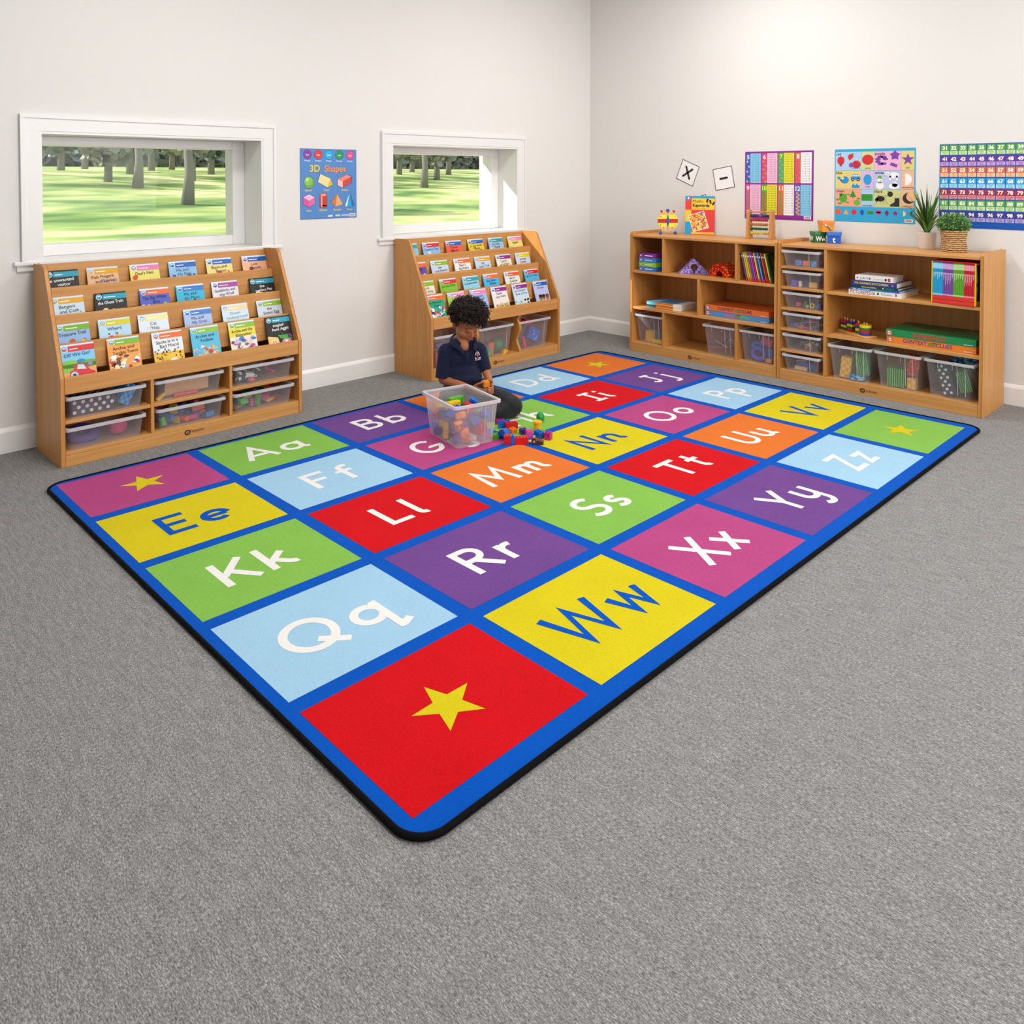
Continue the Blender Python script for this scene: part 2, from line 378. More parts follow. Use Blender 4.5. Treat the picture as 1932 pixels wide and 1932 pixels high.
# glowing ceiling panels added to go with the overhead fill lights
proto = None
EM = bpy.data.materials.new('fill_panel_glow'); EM.use_nodes = True
e = EM.node_tree.nodes['Principled BSDF']; e.inputs['Emission Color'].default_value = (1, .98, .95, 1); e.inputs['Emission Strength'].default_value = 3
for k, (lx, ly) in enumerate(((0.5, -1.1), (3.0, -1.1), (0.5, -3.7), (3.0, -3.7))):
    t = thing('added_ceiling_light', T(lx, ly, 3.0), 'added square flat ceiling light panel, unseen above the room', 'ceiling light', 'added ceiling light panels')
    mb = MB(); mb.box(-.3, .3, -.3, .3, -.012, 0, GLOSSW); mb.build('frame', t)
    mb = MB(); mb.box(-.28, .28, -.28, .28, -.016, -.012, EM); mb.build('diffuser', t)

# ------------------------------------------------------------------ outside
def lawn_mat():
    m = mat('lawn_grass', '#9dbb5a', .95, spec=.05); ns, ls, b = nodes(m)
    v = coords(ns, ls, (.20, .27, 1), (0, 0, R(-45)))
    a = noise(ns, ls, v, 1.0, 2, .45); v2 = coords(ns, ls, (.5, 1.0, 1), (0, 0, R(-45))); c = noise(ns, ls, v2, 1.0, 2, .5)
    ad = ns.new('ShaderNodeMath'); ad.operation = 'MULTIPLY_ADD'; ls.new(c, ad.inputs[0]); ad.inputs[1].default_value = .5; ls.new(a, ad.inputs[2])
    ls.new(ramp(ns, ls, ad.outputs[0], [(.56, '#6d8f5a'), (.68, '#94b26a'), (.80, '#bccb84'), (.92, '#dbe0a8')]), b.inputs['Base Color']); return m  # pale and dark grass tints stand in for dappled sun and shade
LAWN = lawn_mat()
mb = MB()
prof = [(1.1, -.3), (14, -.32), (22, -.15), (32, .55), (44, 1.55), (60, 2.0), (110, 2.4)]
xs = [-60, -30, 0, 30, 60, 90, 130]; vs = []
for y, z in prof: vs += [(x, y, z) for x in xs]
n = len(xs); mb.add(vs, [(j * n + i, j * n + i + 1, (j + 1) * n + i + 1, (j + 1) * n + i) for j in range(len(prof) - 1) for i in range(n - 1)], LAWN, True)
o = struct(mb.build('ground_lawn'))
# unseen block added to keep sun off the left window and the rug
SUNBLOCK = mat('sun_block_matte', '#cfc8bd', .9)
mb = MB(); mb.box(-9, -.35, YW + .42, 3.3, -.3, 3.6, SUNBLOCK); mb.box(-9, 7, YW + .42, YW + .45, 2.8, 3.6, SUNBLOCK); struct(mb.build('sun_block_wall'))
BARK = mat('bark_grey', '#85827c', .9); 
def leaf_mat(nm, c): return mat(nm, c, .8, spec=.2)
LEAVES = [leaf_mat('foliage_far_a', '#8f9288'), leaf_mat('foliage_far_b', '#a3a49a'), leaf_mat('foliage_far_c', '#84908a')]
rnd = random.Random(5)
def blob_crown(mb, c, rad, m, k, rs):
    for i in range(k):
        d = Vector((rnd.gauss(0, 1), rnd.gauss(0, 1), rnd.gauss(0, 1))).normalized() * (rnd.random() ** .4)
        p = (c[0] + d.x * rad[0], c[1] + d.y * rad[1], c[2] + d.z * rad[2])
        q = rs * rnd.uniform(.5, 1); a = Vector((rnd.gauss(0, 1), rnd.gauss(0, 1), rnd.gauss(0, 1))).normalized(); b_ = a.orthogonal().normalized()
        vs = [tuple(Vector(p) + (b_ * math.cos(t) + a.cross(b_) * math.sin(t)) * q * (.7 if i % 2 else 1)) for t in (0, 1.05, 2.1, 3.14, 4.2, 5.2)]
        mb.add(vs, [tuple(range(6))], m)
def gz(y):
    for (a, za), (b_, zb) in zip(prof, prof[1:]):
        if a <= y <= b_: return za + (zb - za) * (y - a) / (b_ - a)
    return 0
# a line of trees along the far edge of the lawn, seen small through the two windows
tree_spots = []
for i in range(26):
    t = i / 25
    bear = .22 + t * .62        # direction from the camera (tan of the angle to +y)
    y = 38 + (i % 4) * 4.2 + rnd.uniform(-.3, .3)
    if abs((-.96 + bear * (y + 3.7)) - 11.7) < 2.2 and y < 34: y += 4
    tree_spots.append((-.96 + bear * (y + 3.7), y, rnd.choice([0, 1, 2])))
hd = thing('hedge', T(40, 62, 1.9), 'long grey green hedge closing off the far side of the lawn', 'hedge')
q = MB()
for i in range(2600):
    x = rnd.uniform(-48, 48); z = rnd.uniform(-.2, 1.0) ** 1 * rnd.uniform(1.6, 2.4) if rnd.random() < .9 else rnd.uniform(1.5, 2.6)
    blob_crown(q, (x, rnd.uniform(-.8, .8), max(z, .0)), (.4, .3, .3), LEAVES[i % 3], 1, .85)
q.build('foliage', hd)
near = [(11.7, 27.0), (12.5, 34.5), (28.0, 33.0)]
desc = ['dark green', 'pale green', 'grey green']
for i, (x, y, kd) in enumerate(tree_spots):
    z = gz(y); h = rnd.uniform(2.6, 4.2)
    t = thing('tree', T(x, y, z), '%s leafy tree beyond the lawn, %s from left in the far tree line' % (desc[kd], (ORD + ['number fifteen', 'number sixteen', 'number seventeen', 'number eighteen', 'number nineteen', 'number twenty', 'number twenty-one', 'number twenty-two', 'number twenty-three', 'number twenty-four', 'number twenty-five', 'number twenty-six'])[i]), 'tree', 'trees along the far edge of the lawn')
    q = MB(); q.tube([(0, 0, -.2), (.05, 0, h * .4), (0, .05, h * .7)], [.22, .17, .1], BARK, 8); q.build('trunk', t)
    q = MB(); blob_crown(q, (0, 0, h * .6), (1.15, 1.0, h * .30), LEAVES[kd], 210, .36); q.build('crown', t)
for i, (x, y) in enumerate(near):
    z = gz(y)
    t = thing('tree', T(x, y, z), ['thick grey tree trunk in front of the far trees, right part of the left window', 'slim grey tree trunk in front of the far trees, middle of the left window', 'grey tree trunk in front of the far trees seen through the far window'][i], 'tree', 'nearer trees on the lawn')
    q = MB(); q.tube([(0, 0, -.2), (.1, 0, 1.2), (.0, .1, 3.5)], [.27, .17, .14], BARK, 10); q.build('trunk', t)
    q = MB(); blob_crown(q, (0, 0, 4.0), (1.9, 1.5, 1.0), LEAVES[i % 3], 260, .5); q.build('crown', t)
# ------------------------------------------------------------------ alphabet rug
CW, CH, PW, PH = .5464, .4444, .5464 * 1.0968, .9088 * .5464
RC = dict(m=rug_mat('rug_magenta', '#ad457c'), y=rug_mat('rug_yellow', '#cdbd18', .07), g=rug_mat('rug_green', '#7fb34c', .08),
          b=rug_mat('rug_sky_blue', '#9ac2dc', .05), r=rug_mat('rug_red', '#c60d17', .10), p=rug_mat('rug_purple', '#6c4489', .12), o=rug_mat('rug_orange', '#d6702c', .08))
RBLUE = rug_mat('rug_royal_blue', '#0050b4', .09); RWHITE = rug_mat('rug_white', '#e4e2df', .03); RBLACK = mat('rug_binding_black', '#0c0c0e', .9, spec=.1)
def tail(x, y0): return [(x, y0), (x, .2)] + arc(x + .12, .2, .12, .125, 180, 285, 6)
cir = lambda x=.31: arc(x, .32, .25, .245, 0, 345, 22)
GL = {
 'A': ([[(.03, 0), (.42, .96), (.81, 0)], [(.15, .3), (.69, .3)]], .84),
 'B': ([[(.07, 0), (.07, 1)], [(.07, .925), (.33, .925)] + arc(.33, .735, .2, .19, 90, -90, 10) + [(.07, .545)], [(.07, .53), (.36, .53)] + arc(.36, .3, .24, .225, 90, -90, 10) + [(.07, .075)]], .68),
 'C': ([arc(.45, .5, .38, .43, 48, 312, 20)], .78),
 'D': ([[(.07, 0), (.07, 1)], [(.07, .925), (.3, .925)] + arc(.3, .5, .42, .425, 90, -90, 16) + [(.07, .075)]], .8),
 'E': ([[(.07, 0), (.07, 1)], [(.07, .925), (.6, .925)], [(.07, .51), (.53, .51)], [(.07, .075), (.6, .075)]], .6),
 'F': ([[(.07, 0), (.07, 1)], [(.07, .925), (.6, .925)], [(.07, .51), (.5, .51)]], .6),
 'G': ([arc(.45, .5, .38, .43, 50, 352, 22), [(.5, .44), (.9, .44)], [(.5, .44), (.5, .36)]], .9),
 'H': ([[(.07, 0), (.07, 1)], [(.68, 0), (.68, 1)], [(.07, .52), (.68, .52)]], .75),
 'I': ([[(.25, 0), (.25, 1)], [(0, .925), (.5, .925)], [(0, .075), (.5, .075)]], .5),
 'J': ([[(.36, .93), (.36, .3)] + arc(.17, .3, .19, .225, 0, -150, 10), [(.12, .925), (.55, .925)]], .55),
 'K': ([[(.07, 0), (.07, 1)], [(.62, .98), (.12, .4)], [(.26, .56), (.66, .02)]], .68),
 'L': ([[(.07, 1), (.07, .075), (.58, .075)]], .58),
 'M': ([[(.07, 0), (.19, .95), (.5, .32), (.81, .95), (.93, 0)]], 1.0),
 'N': ([[(.07, 0), (.07, .93), (.66, .07), (.66, 1)]], .73),
 'O': ([arc(.48, .5, .41, .43, 0, 345, 26)], .96),
 'P': ([[(.07, 0), (.07, 1)], [(.07, .925), (.33, .925)] + arc(.33, .705, .22, .22, 90, -90, 10) + [(.07, .485)]], .58),
 'Q': ([arc(.48, .5, .41, .43, 0, 345, 26), [(.52, .3), (.92, -.04)]], .98),
 'R': ([[(.07, 0), (.07, 1)], [(.07, .925), (.33, .925)] + arc(.33, .71, .22, .215, 90, -90, 10) + [(.07, .495)], [(.28, .5), (.66, .02)]], .68),
 'S': ([arc(.33, .71, .25, .215, 38, 270, 14) + arc(.33, .285, .27, .21, 90, -148, 14)[1:]], .62),
 'T': ([[(0, .925), (.72, .925)], [(.36, 1), (.36, 0)]], .72),
 'U': ([[(.07, 1), (.07, .35)] + arc(.36, .35, .29, .275, 180, 360, 14) + [(.65, 1)]], .72),
 'V': ([[(.03, 1), (.37, .06), (.71, 1)]], .74),
 'W': ([[(.03, 1), (.29, .06), (.56, .92), (.83, .06), (1.09, 1)]], 1.12),
 'X': ([[(.03, 1), (.68, 0)], [(.68, 1), (.03, 0)]], .71),
 'Y': ([[(.03, 1), (.36, .45), (.36, 0)], [(.69, 1), (.36, .45)]], .72),
 'Z': ([[(.04, .925), (.6, .925), (.07, .075), (.66, .075)]], .66),
 'a': ([cir(), [(.56, .64), (.56, .2)] + tail(.56, .64)[1:]], .8),
 'b': ([[(.07, 1), (.07, 0)], cir(.32)], .58),
 'c': ([arc(.3, .32, .24, .245, 45, 315, 14)], .5),
 'd': ([cir(), tail(.56, 1)], .8),
 'e': ([[(.07, .32), (.54, .32)], arc(.31, .32, .25, .245, 0, 310, 18)], .56),
 'f': ([arc(.4, .77, .18, .165, 60, 180, 8) + [(.22, 0)], [(.02, .6), (.46, .6)]], .46),
 'g': ([cir(), [(.56, .64), (.56, -.12)] + arc(.34, -.12, .22, .2, 0, -140, 10)], .63),
 'h': ([[(.07, 1), (.07, 0)], [(.07, .3)] + arc(.28, .35, .2, .215, 160, 0, 10) + tail(.48, .3)], .72),
 'i': ([tail(.07, .64), [(.07, .8), (.07, .93)]], .3),
 'j': ([[(.3, .64), (.3, -.12)] + arc(.1, -.12, .2, .2, 0, -130, 10), [(.3, .8), (.3, .93)]], .38),
 'k': ([[(.07, 1), (.07, 0)], [(.46, .64), (.1, .3)], [(.2, .38), (.4, .13)] + arc(.52, .2, .12, .125, 220, 285, 4)], .62),
 'l': ([tail(.07, 1)], .3),
 'm': ([[(.07, .64), (.07, 0)], [(.07, .3)] + arc(.23, .38, .15, .185, 160, 0, 8) + [(.38, 0)], [(.38, .3)] + arc(.54, .38, .15, .185, 160, 0, 8) + tail(.69, .3)], .93),
 'n': ([[(.07, .64), (.07, 0)], [(.07, .3)] + arc(.28, .35, .2, .215, 160, 0, 10) + tail(.48, .3)], .72),
 'o': ([cir()], .62),
 'p': ([[(.07, .64), (.07, -.36)], cir(.32)], .58),
 'q': ([cir(), [(.56, .64), (.56, -.34)], [(.5, -.3), (.6, -.3), (.78, -.2)]], .76),
 'r': ([[(.07, .64), (.07, 0)], [(.07, .3)] + arc(.28, .36, .21, .205, 160, 65, 8)], .4),
 's': ([arc(.22, .455, .15, .12, 35, 270, 10) + arc(.22, .2, .18, .135, 90, -145, 10)[1:]], .42),
 't': ([[(.2, .92), (.2, .2)] + arc(.32, .2, .12, .125, 180, 285, 6), [(0, .6), (.44, .6)]], .45),
 'u': ([[(.07, .64), (.07, .28)] + arc(.28, .28, .21, .205, 180, 360, 10), tail(.49, .64)], .73),
 'v': ([[(.03, .64), (.26, .05), (.49, .64)]], .52),
 'w': ([[(.03, .64), (.21, .05), (.39, .6), (.57, .05), (.75, .64)]], .78),
 'x': ([[(.03, .64), (.5, 0)], [(.5, .64), (.03, 0)]], .53),
 'y': ([[(.07, .64), (.07, .28)] + arc(.28, .28, .21, .205, 180, 360, 10), [(.49, .64), (.49, -.12)] + arc(.29, -.12, .2, .2, 0, -140, 10)], .56),
 'z': ([[(.03, .565), (.44, .565), (.06, .075), (.48, .075)]], .48)}
rug = thing('alphabet_rug', T(0, 0, 0), 'large blue-bordered alphabet rug of thirty coloured rectangles with letters and stars', 'rug')
def rrect(x0, x1, y0, y1, r_, n=8):
    out = []
    for cx, cy, a0 in ((x1 - r_, y0 + r_, -90), (x1 - r_, y1 - r_, 0), (x0 + r_, y1 - r_, 90), (x0 + r_, y0 + r_, 180)): out += [(cx + r_ * math.cos(R(a0 + 90 * i / n)), cy + r_ * math.sin(R(a0 + 90 * i / n))) for i in range(n + 1)]
    return out
mb = MB(); RX0, RX1, RY0, RY1 = -.046, 3.618, -2.502, .034
mb.prism(rrect(RX0 + .008, RX1 - .008, RY0 + .008, RY1 - .008, .075), .001, .0105, RBLUE, 'z')
mb.P = T(0, 0, .0105)
rows = ['m g p o b o'.split(), 'y b m g r p'.split(), 'g r o y m b'.split(), 'b p g r o y'.split(), 'r y m p b g'.split()]
txt = [['*', 'A', 'B', 'C', 'D', '*'], list('EFGHIJ'), list('KLMNOP'), list('QRSTUV'), ['*', 'W', 'X', 'Y', 'Z', '*']]
CAP = .176
for j in range(5):
    for i in range(6):
        x, y = i * PW, -j * PH
        mb.rect(x, y - CH, CW, CH, RC[rows[j][i]], 2)
        t = txt[j][i]; cx, cy = x + CW / 2, y - CH / 2
        if t == '*': mb.star(cx, cy - .006, .094, .038, RC['y'], 4); continue
        ink = RBLUE if rows[j][i] == 'y' else RWHITE
        (sA, wA), (sB, wB) = GL[t], GL[t.lower()]
        gap = .20; tw = (wA + gap + wB) * CAP; x0 = cx - tw / 2; by = cy - CAP / 2
        for S, ox in ((sA, x0), (sB, x0 + (wA + gap) * CAP)):
            for si, st in enumerate(S):
                pts = [(ox + a * CAP, by + b_ * CAP) for a, b_ in st]
                closed = len(st) >= 22 and st[0] != st[-1] and (Vector(st[0]) - Vector(st[-1])).length < .15 and t != 'G' or (len(st) == 27) or (len(st) == 23 and st is not GL['G'][0][0])
                mb.stroke(pts, .15 * CAP, ink, 4 + .7 * si, closed)
mb.build('pile', rug)
mb = MB(); pts = rrect(RX0 + .0075, RX1 - .0075, RY0 + .0075, RY1 - .0075, .075, 10)
mb.tube([(a, b_, .0078) for a, b_ in pts], .0075, RBLACK, 8, True); mb.build('edge_binding', rug)
# ------------------------------------------------------------------ furniture
def fr(x, y, deg): return T(x, y, 0) @ RZ(deg)
FB1, FB2 = fr(.0792, .2235, .5), fr(2.1906, .2360, -.5)
FU1, FU2 = fr(3.8366, -.0818, -90.1), fr(3.8345, -1.256, -90.9)
MARK = P_('#1c1713')
def maker_mark(parent, x, z, y=-.0012):
    mb = MB(); mb.P = PF(0, y, 0)
    mb.stroke([(x + .012 * math.cos(a * PI / 8) * (1.05), z + .010 * math.sin(a * PI / 8)) for a in range(16)], .0055, MARK, 1, True)
    mb.stroke([(x - .006, z + .001), (x, z - .003), (x + .006, z + .001)], .002, MARK, 1)
    mb.text('WISDOM', x + .019, z - .0055, .0155, MARK, 1, 'L', .012)
    mb.build('maker_mark', parent)
def screws(mb, pts, x):
    for y, z in pts: mb.cyl((x - .0012, y, z), (x, y, z), .0035, P_('#b9b9b9', .35), n=10)

TIER_Y = [.373, .280, .195, .100, 0.0]       # front faces of the upright boards
TIER_Z = [.880, .775, .656, .538, .404]
def display_bookcase(F, label, lower):
    t = thing('display_bookcase', F, label, 'bookcase', 'sloping book display units under the windows')
    side = [(0, 0), (.383, 0), (.383, .884), (.25, .887), (.238, .884), (.225, .872), (.006, .414), (0, .400)]
    for k, (a, c) in enumerate(((0, .018), (1.182, 1.2))):
        mb = MB(); mb.prism(side, a, c, BZ, 'x')
        sp = mb.build('side_panel', t, bev=.003)
        if k == 0:
            for yz in [(.08, .30), (.08, .06), (.14, .53), (.20, .655), (.26, .775), (.36, .60), (.36, .25)]: mb = MB(); screws(mb, [yz], 0); mb.build('screw_cap', sp)
    mb = MB(); mb.box(.018, 1.182, .373, .382, .05, .880, BX); mb.build('back_panel', t, bev=.002)
    for k in range(1, 5):
        mb = MB(); z1 = TIER_Z[k]; zb = .327 if k == 4 else z1 - .13
        mb.box(.0185, 1.1815, TIER_Y[k], TIER_Y[k] + .012, zb, z1, BX)
        zf = [.6590, .5415, .4245, .3450][k - 1]; mb.box(.019, 1.181, TIER_Y[k] + .012, TIER_Y[k - 1] - .0003, zf - .009, zf, BX)
        mb.build('book_ledge', t, bev=.002)
    mb = MB(); mb.box(.018, 1.182, .001, .3725, .327, .341, BX); mb.build('top_rail', t, bev=.002)
    if lower == 'trays':
        for a in (.392, .7865):
            mb = MB(); mb.box(a, a + .016, .003, .3725, .068, .327, BZ); mb.build('divider', t, bev=.002)
        mb = MB()
        for a, c in ((.018, .392), (.408, .7865), (.8025, 1.182)): mb.box(a + .0003, c - .0003, .004, .3725, .192, .208, BX)
        mb.build('shelf', t, bev=.002)
    else:
        for a in (.392, .787):
            wave = [(.003, .068)] + [(.003 + (.028 * (1 - math.cos(2 * PI * (z - .09) / .1)) / 2 if 0 else 0.016 * (1 + math.sin(2 * PI * (z - .11) / .17)) - .002), z) for z in [.085 + i * .0125 for i in range(18)]] + [(.003, .327), (.372, .327), (.372, .068)]
            mb = MB(); mb.prism(wave, a, a + .018, BZ, 'x'); mb.build('divider', t)
    mb = MB(); mb.box(.018, 1.182, .002, .3725, .051, .068, BX); mb.build('base_shelf', t, bev=.002)
    mb = MB(); mb.box(.018, 1.182, .001, .018, .0, .0505, BX); pl = mb.build('plinth', t, bev=.002)
    maker_mark(pl, .566 if lower == 'trays' else .556, .034, -.0004)
    return t
b1 = display_bookcase(FB1, 'near beech book display unit with six shallow trays, under the left window', 'trays')
b2 = display_bookcase(FB2, 'far beech book display unit with three deep boxes, behind the sitting child', 'boxes')

def cubby_unit(name, F, W, label, shelves, divs, trays=None):
    t = thing(name, F, label, 'shelf unit', 'low open shelf units along the right wall')
    side = [(0, 0), (.385, 0), (.385, .885), (.012, .885), (0, .874)]
    for k, (a, c) in enumerate(((0, .018), (W - .018, W))):
        mb = MB(); mb.prism(side, a, c, BZ, 'x'); mb.build('side_panel', t, bev=.003)
    mb = MB(); mb.box(.018, W - .018, .369, .381, .05, .850, BZ); mb.build('back_panel', t)
    mb = MB(); mb.box(.018, W - .018, .001, .385, .850, .868, BX); mb.build('top', t, bev=.003)
    for x0, x1, z0, z1 in shelves:
        mb = MB(); mb.box(x0 + .0003, x1 - .0003, .003, .369, z0, z1, BX); mb.build('shelf', t, bev=.002)
    for x0, x1, z0, z1 in divs:
        mb = MB(); mb.box(x0, x1, .003, .369, z0 + .0003, z1 - .0003, BZ); mb.build('divider', t, bev=.002)
    mb = MB(); mb.box(.018, W - .018, .002, .369, .051, .068, BX); mb.build('base_shelf', t, bev=.002)
    mb = MB(); mb.box(.018, W - .018, .001, .018, 0, .0505, BX); mb.build('plinth', t, bev=.002)
    return t
u1 = cubby_unit('cubby_shelf_unit', FU1, 1.17, 'beech shelf unit with eight staggered cubbyholes, nearer the room corner',
    [(.018, 1.152, .584, .602), (.018, 1.152, .314, .332)],
    [(.280, .298, .602, .850), (.864, .882, .602, .850), (.573, .591, .332, .584), (.283, .301, .068, .314), (.866, .884, .068, .314)])
maker_mark(u1, .520, .029, -.0004)
TS = [(.714, .730), (.582, .598), (.448, .464), (.316, .332), (.182, .198)]
u2 = cubby_unit('tray_shelf_unit', FU2, 1.182, 'beech shelf unit with a column of six trays and two long shelves, plants on top',
    [(.318, 1.164, .578, .596), (.318, 1.164, .314, .332)] + [(.018, .300, a, c) for a, c in TS], [(.300, .318, .068, .850)])
maker_mark(u2, .545, .029, -.0004)

# ------------------------------------------------------------------ clear boxes and trays (origin at centre of the base)
def container(name, hx, hy, h, rimw, tx, ribs, lbl, cat, grp, F, x, y, z, rot=0, rr_=.018):
    """hx, hy: half size at the rim's inside edge; tx: how much the foot is narrower on each side"""
    t = thing(name, F @ T(x, y, z) @ RZ(rot), lbl, cat, grp)
    th = .0022; q = MB()
    q.frus(0, h, hx - tx, hy - tx, hx, hy, CLEAR, r=rr_, n=4, cap=(0, 0))
    q.frus(0, .0022, hx - tx, hy - tx, hx - tx + .0002, hy - tx + .0002, CLEAR, r=rr_, n=4, cap=(1, 0))
    tubo = q.build('tub', t)
    for f_ in tubo.data.polygons: f_.use_smooth = False
    q = MB()                                # turned-over rim, hollow in the middle
    def ring(e, z_): 
        a = []
        for cx, cy, a0 in ((1, -1, -90), (1, 1, 0), (-1, 1, 90), (-1, -1, 180)):
            for i in range(4): an = R(a0 + 30 * i); a.append((cx * (hx + e - rr_) + rr_ * math.cos(an), cy * (hy + e - rr_) + rr_ * math.sin(an), z_))
        return a
    L = [ring(-.0005, h - .004), ring(-.0005, h), ring(rimw, h), ring(rimw, h - .014), ring(rimw - .002, h - .014), ring(rimw - .002, h - .004)]
    vs = sum(L, []); k = 16; fs = []
    for a in range(6):
        for i in range(k): fs.append((a * k + i, a * k + (i + 1) % k, ((a + 1) % 6) * k + (i + 1) % k, ((a + 1) % 6) * k + i))
    q.add(vs, fs, CLEARRIM); q.build('rim', t)
    if ribs:
        for px, l in ribs:
            q = MB(); y1 = -hy - .0005; s_ = tx / h
            q.box(px - .0012, px + .0012, -.001, .0015, -l, 0, CLEARRIM, T(0, y1, h - .014) @ RX(math.degrees(math.atan(s_))))
            q.build('rib', tubo)
    return t
BOXR = [(-.055, .03), (.02, .03), (.045, .17), (.085, .17)]
DB = ('storage_box', .121, .165, .207, .010, .020)
def deep_box(F, x, y, z, lbl, rot=0, grp='deep clear storage boxes'):
    return container(*DB[:1], *DB[1:], BOXR, lbl, 'storage box', grp, F, x, y, z, rot)
def wide_box(F, x, y, z, lbl):
    return container('storage_box', .155, .121, .207, .010, .020, [(-.09, .02), (.1, .17)], lbl, 'storage box', 'deep clear storage boxes', F, x, y, z)
wide_tray = lambda F, x, y, z, lbl: container('storage_tray', .166, .165, .102, .010, .012, [], lbl, 'tray', 'wide shallow clear trays', F, x, y, z)
slim_tray = lambda F, x, y, z, lbl: container('storage_tray', .116, .165, .102, .009, .014, [(.06, .08)], lbl, 'tray', 'clear trays in the tray column', F, x, y, z)
g = .0006
wide_tray(FB1, .199, .172, .208 + g, 'clear tray holding a navy spotted fabric block, top left of the tray openings')
wide_tray(FB1, .196, .170, .068 + g, 'clear tray holding a purple ring and a pink shape, bottom left opening')
wide_tray(FB1, .588, .178, .208 + g, 'clear tray holding a pale wooden board, top middle opening')
wide_tray(FB1, .5965, .180, .068 + g, 'clear tray of jumbled coloured wooden blocks, bottom middle opening')
wide_tray(FB1, .984, .172, .208 + g, 'clear tray of black and white fabric with pink chain, top right opening')
wide_tray(FB1, .984, .172, .068 + g, 'clear tray of neat coloured building blocks, bottom right opening')
wide_box(FB2, .200, .140, .068 + g, 'clear box with purple and red toys, left one behind the child')
wide_box(FB2, .585, .140, .068 + g, 'clear box with a green ball and an orange cup, middle of the far book unit')
wide_box(FB2, .960, .140, .068 + g, 'clear box with a blue padded letter shape, right one of the far book unit')
deep_box(FU1, .1505, .190, .068 + g, 'clear box with a yellow block, bottom left cubby of the corner unit')
deep_box(FU1, .7345, .188, .068 + g, 'clear box with thin coloured sticks, beside the empty bottom cubby')
deep_box(FU1, 1.016, .188, .068 + g, 'clear box with purple and blue rings, bottom right cubby of the corner unit')
deep_box(FU2, .455, .165, .068 + g, 'clear box with yellow checked and green striped fabric, beside the tray column', 2)
deep_box(FU2, .733, .180, .068 + g, 'clear box with a green striped block and red dotted piece, middle of three')
deep_box(FU2, 1.012, .180, .068 + g, 'clear box with a navy spotted block, at the right end of the tray unit', -2)
FR_ = T(1.609, -.7226, .0122) @ RZ(-11.6)
bigbox = deep_box(FR_, 0, 0, 0, 'clear box full of toy bricks standing on the rug in front of the child')
next(c for c in bigbox.children if c.name.startswith('tub')).data.materials[0] = MILKY
TZ = [.730, .598, .464, .332, .198, .068]
TL = ['with blue and orange dice cubes, topmost', 'with purple, white and yellow pieces, second from top', 'with a pink ball and a yellow ring, third from top',
      'full of thin coloured sticks, fourth from top', 'with beige animal figures, fifth from top', 'with blue and wooden planks, lowest']
TXo = [.150, .158, .162, .166, .168, .166]
for k in range(6): slim_tray(FU2, .153 + (TXo[k] - .15) * .3, .160 - (.012 if k == 0 else 0), TZ[k] + g, 'slim tray %s in the column' % TL[k])
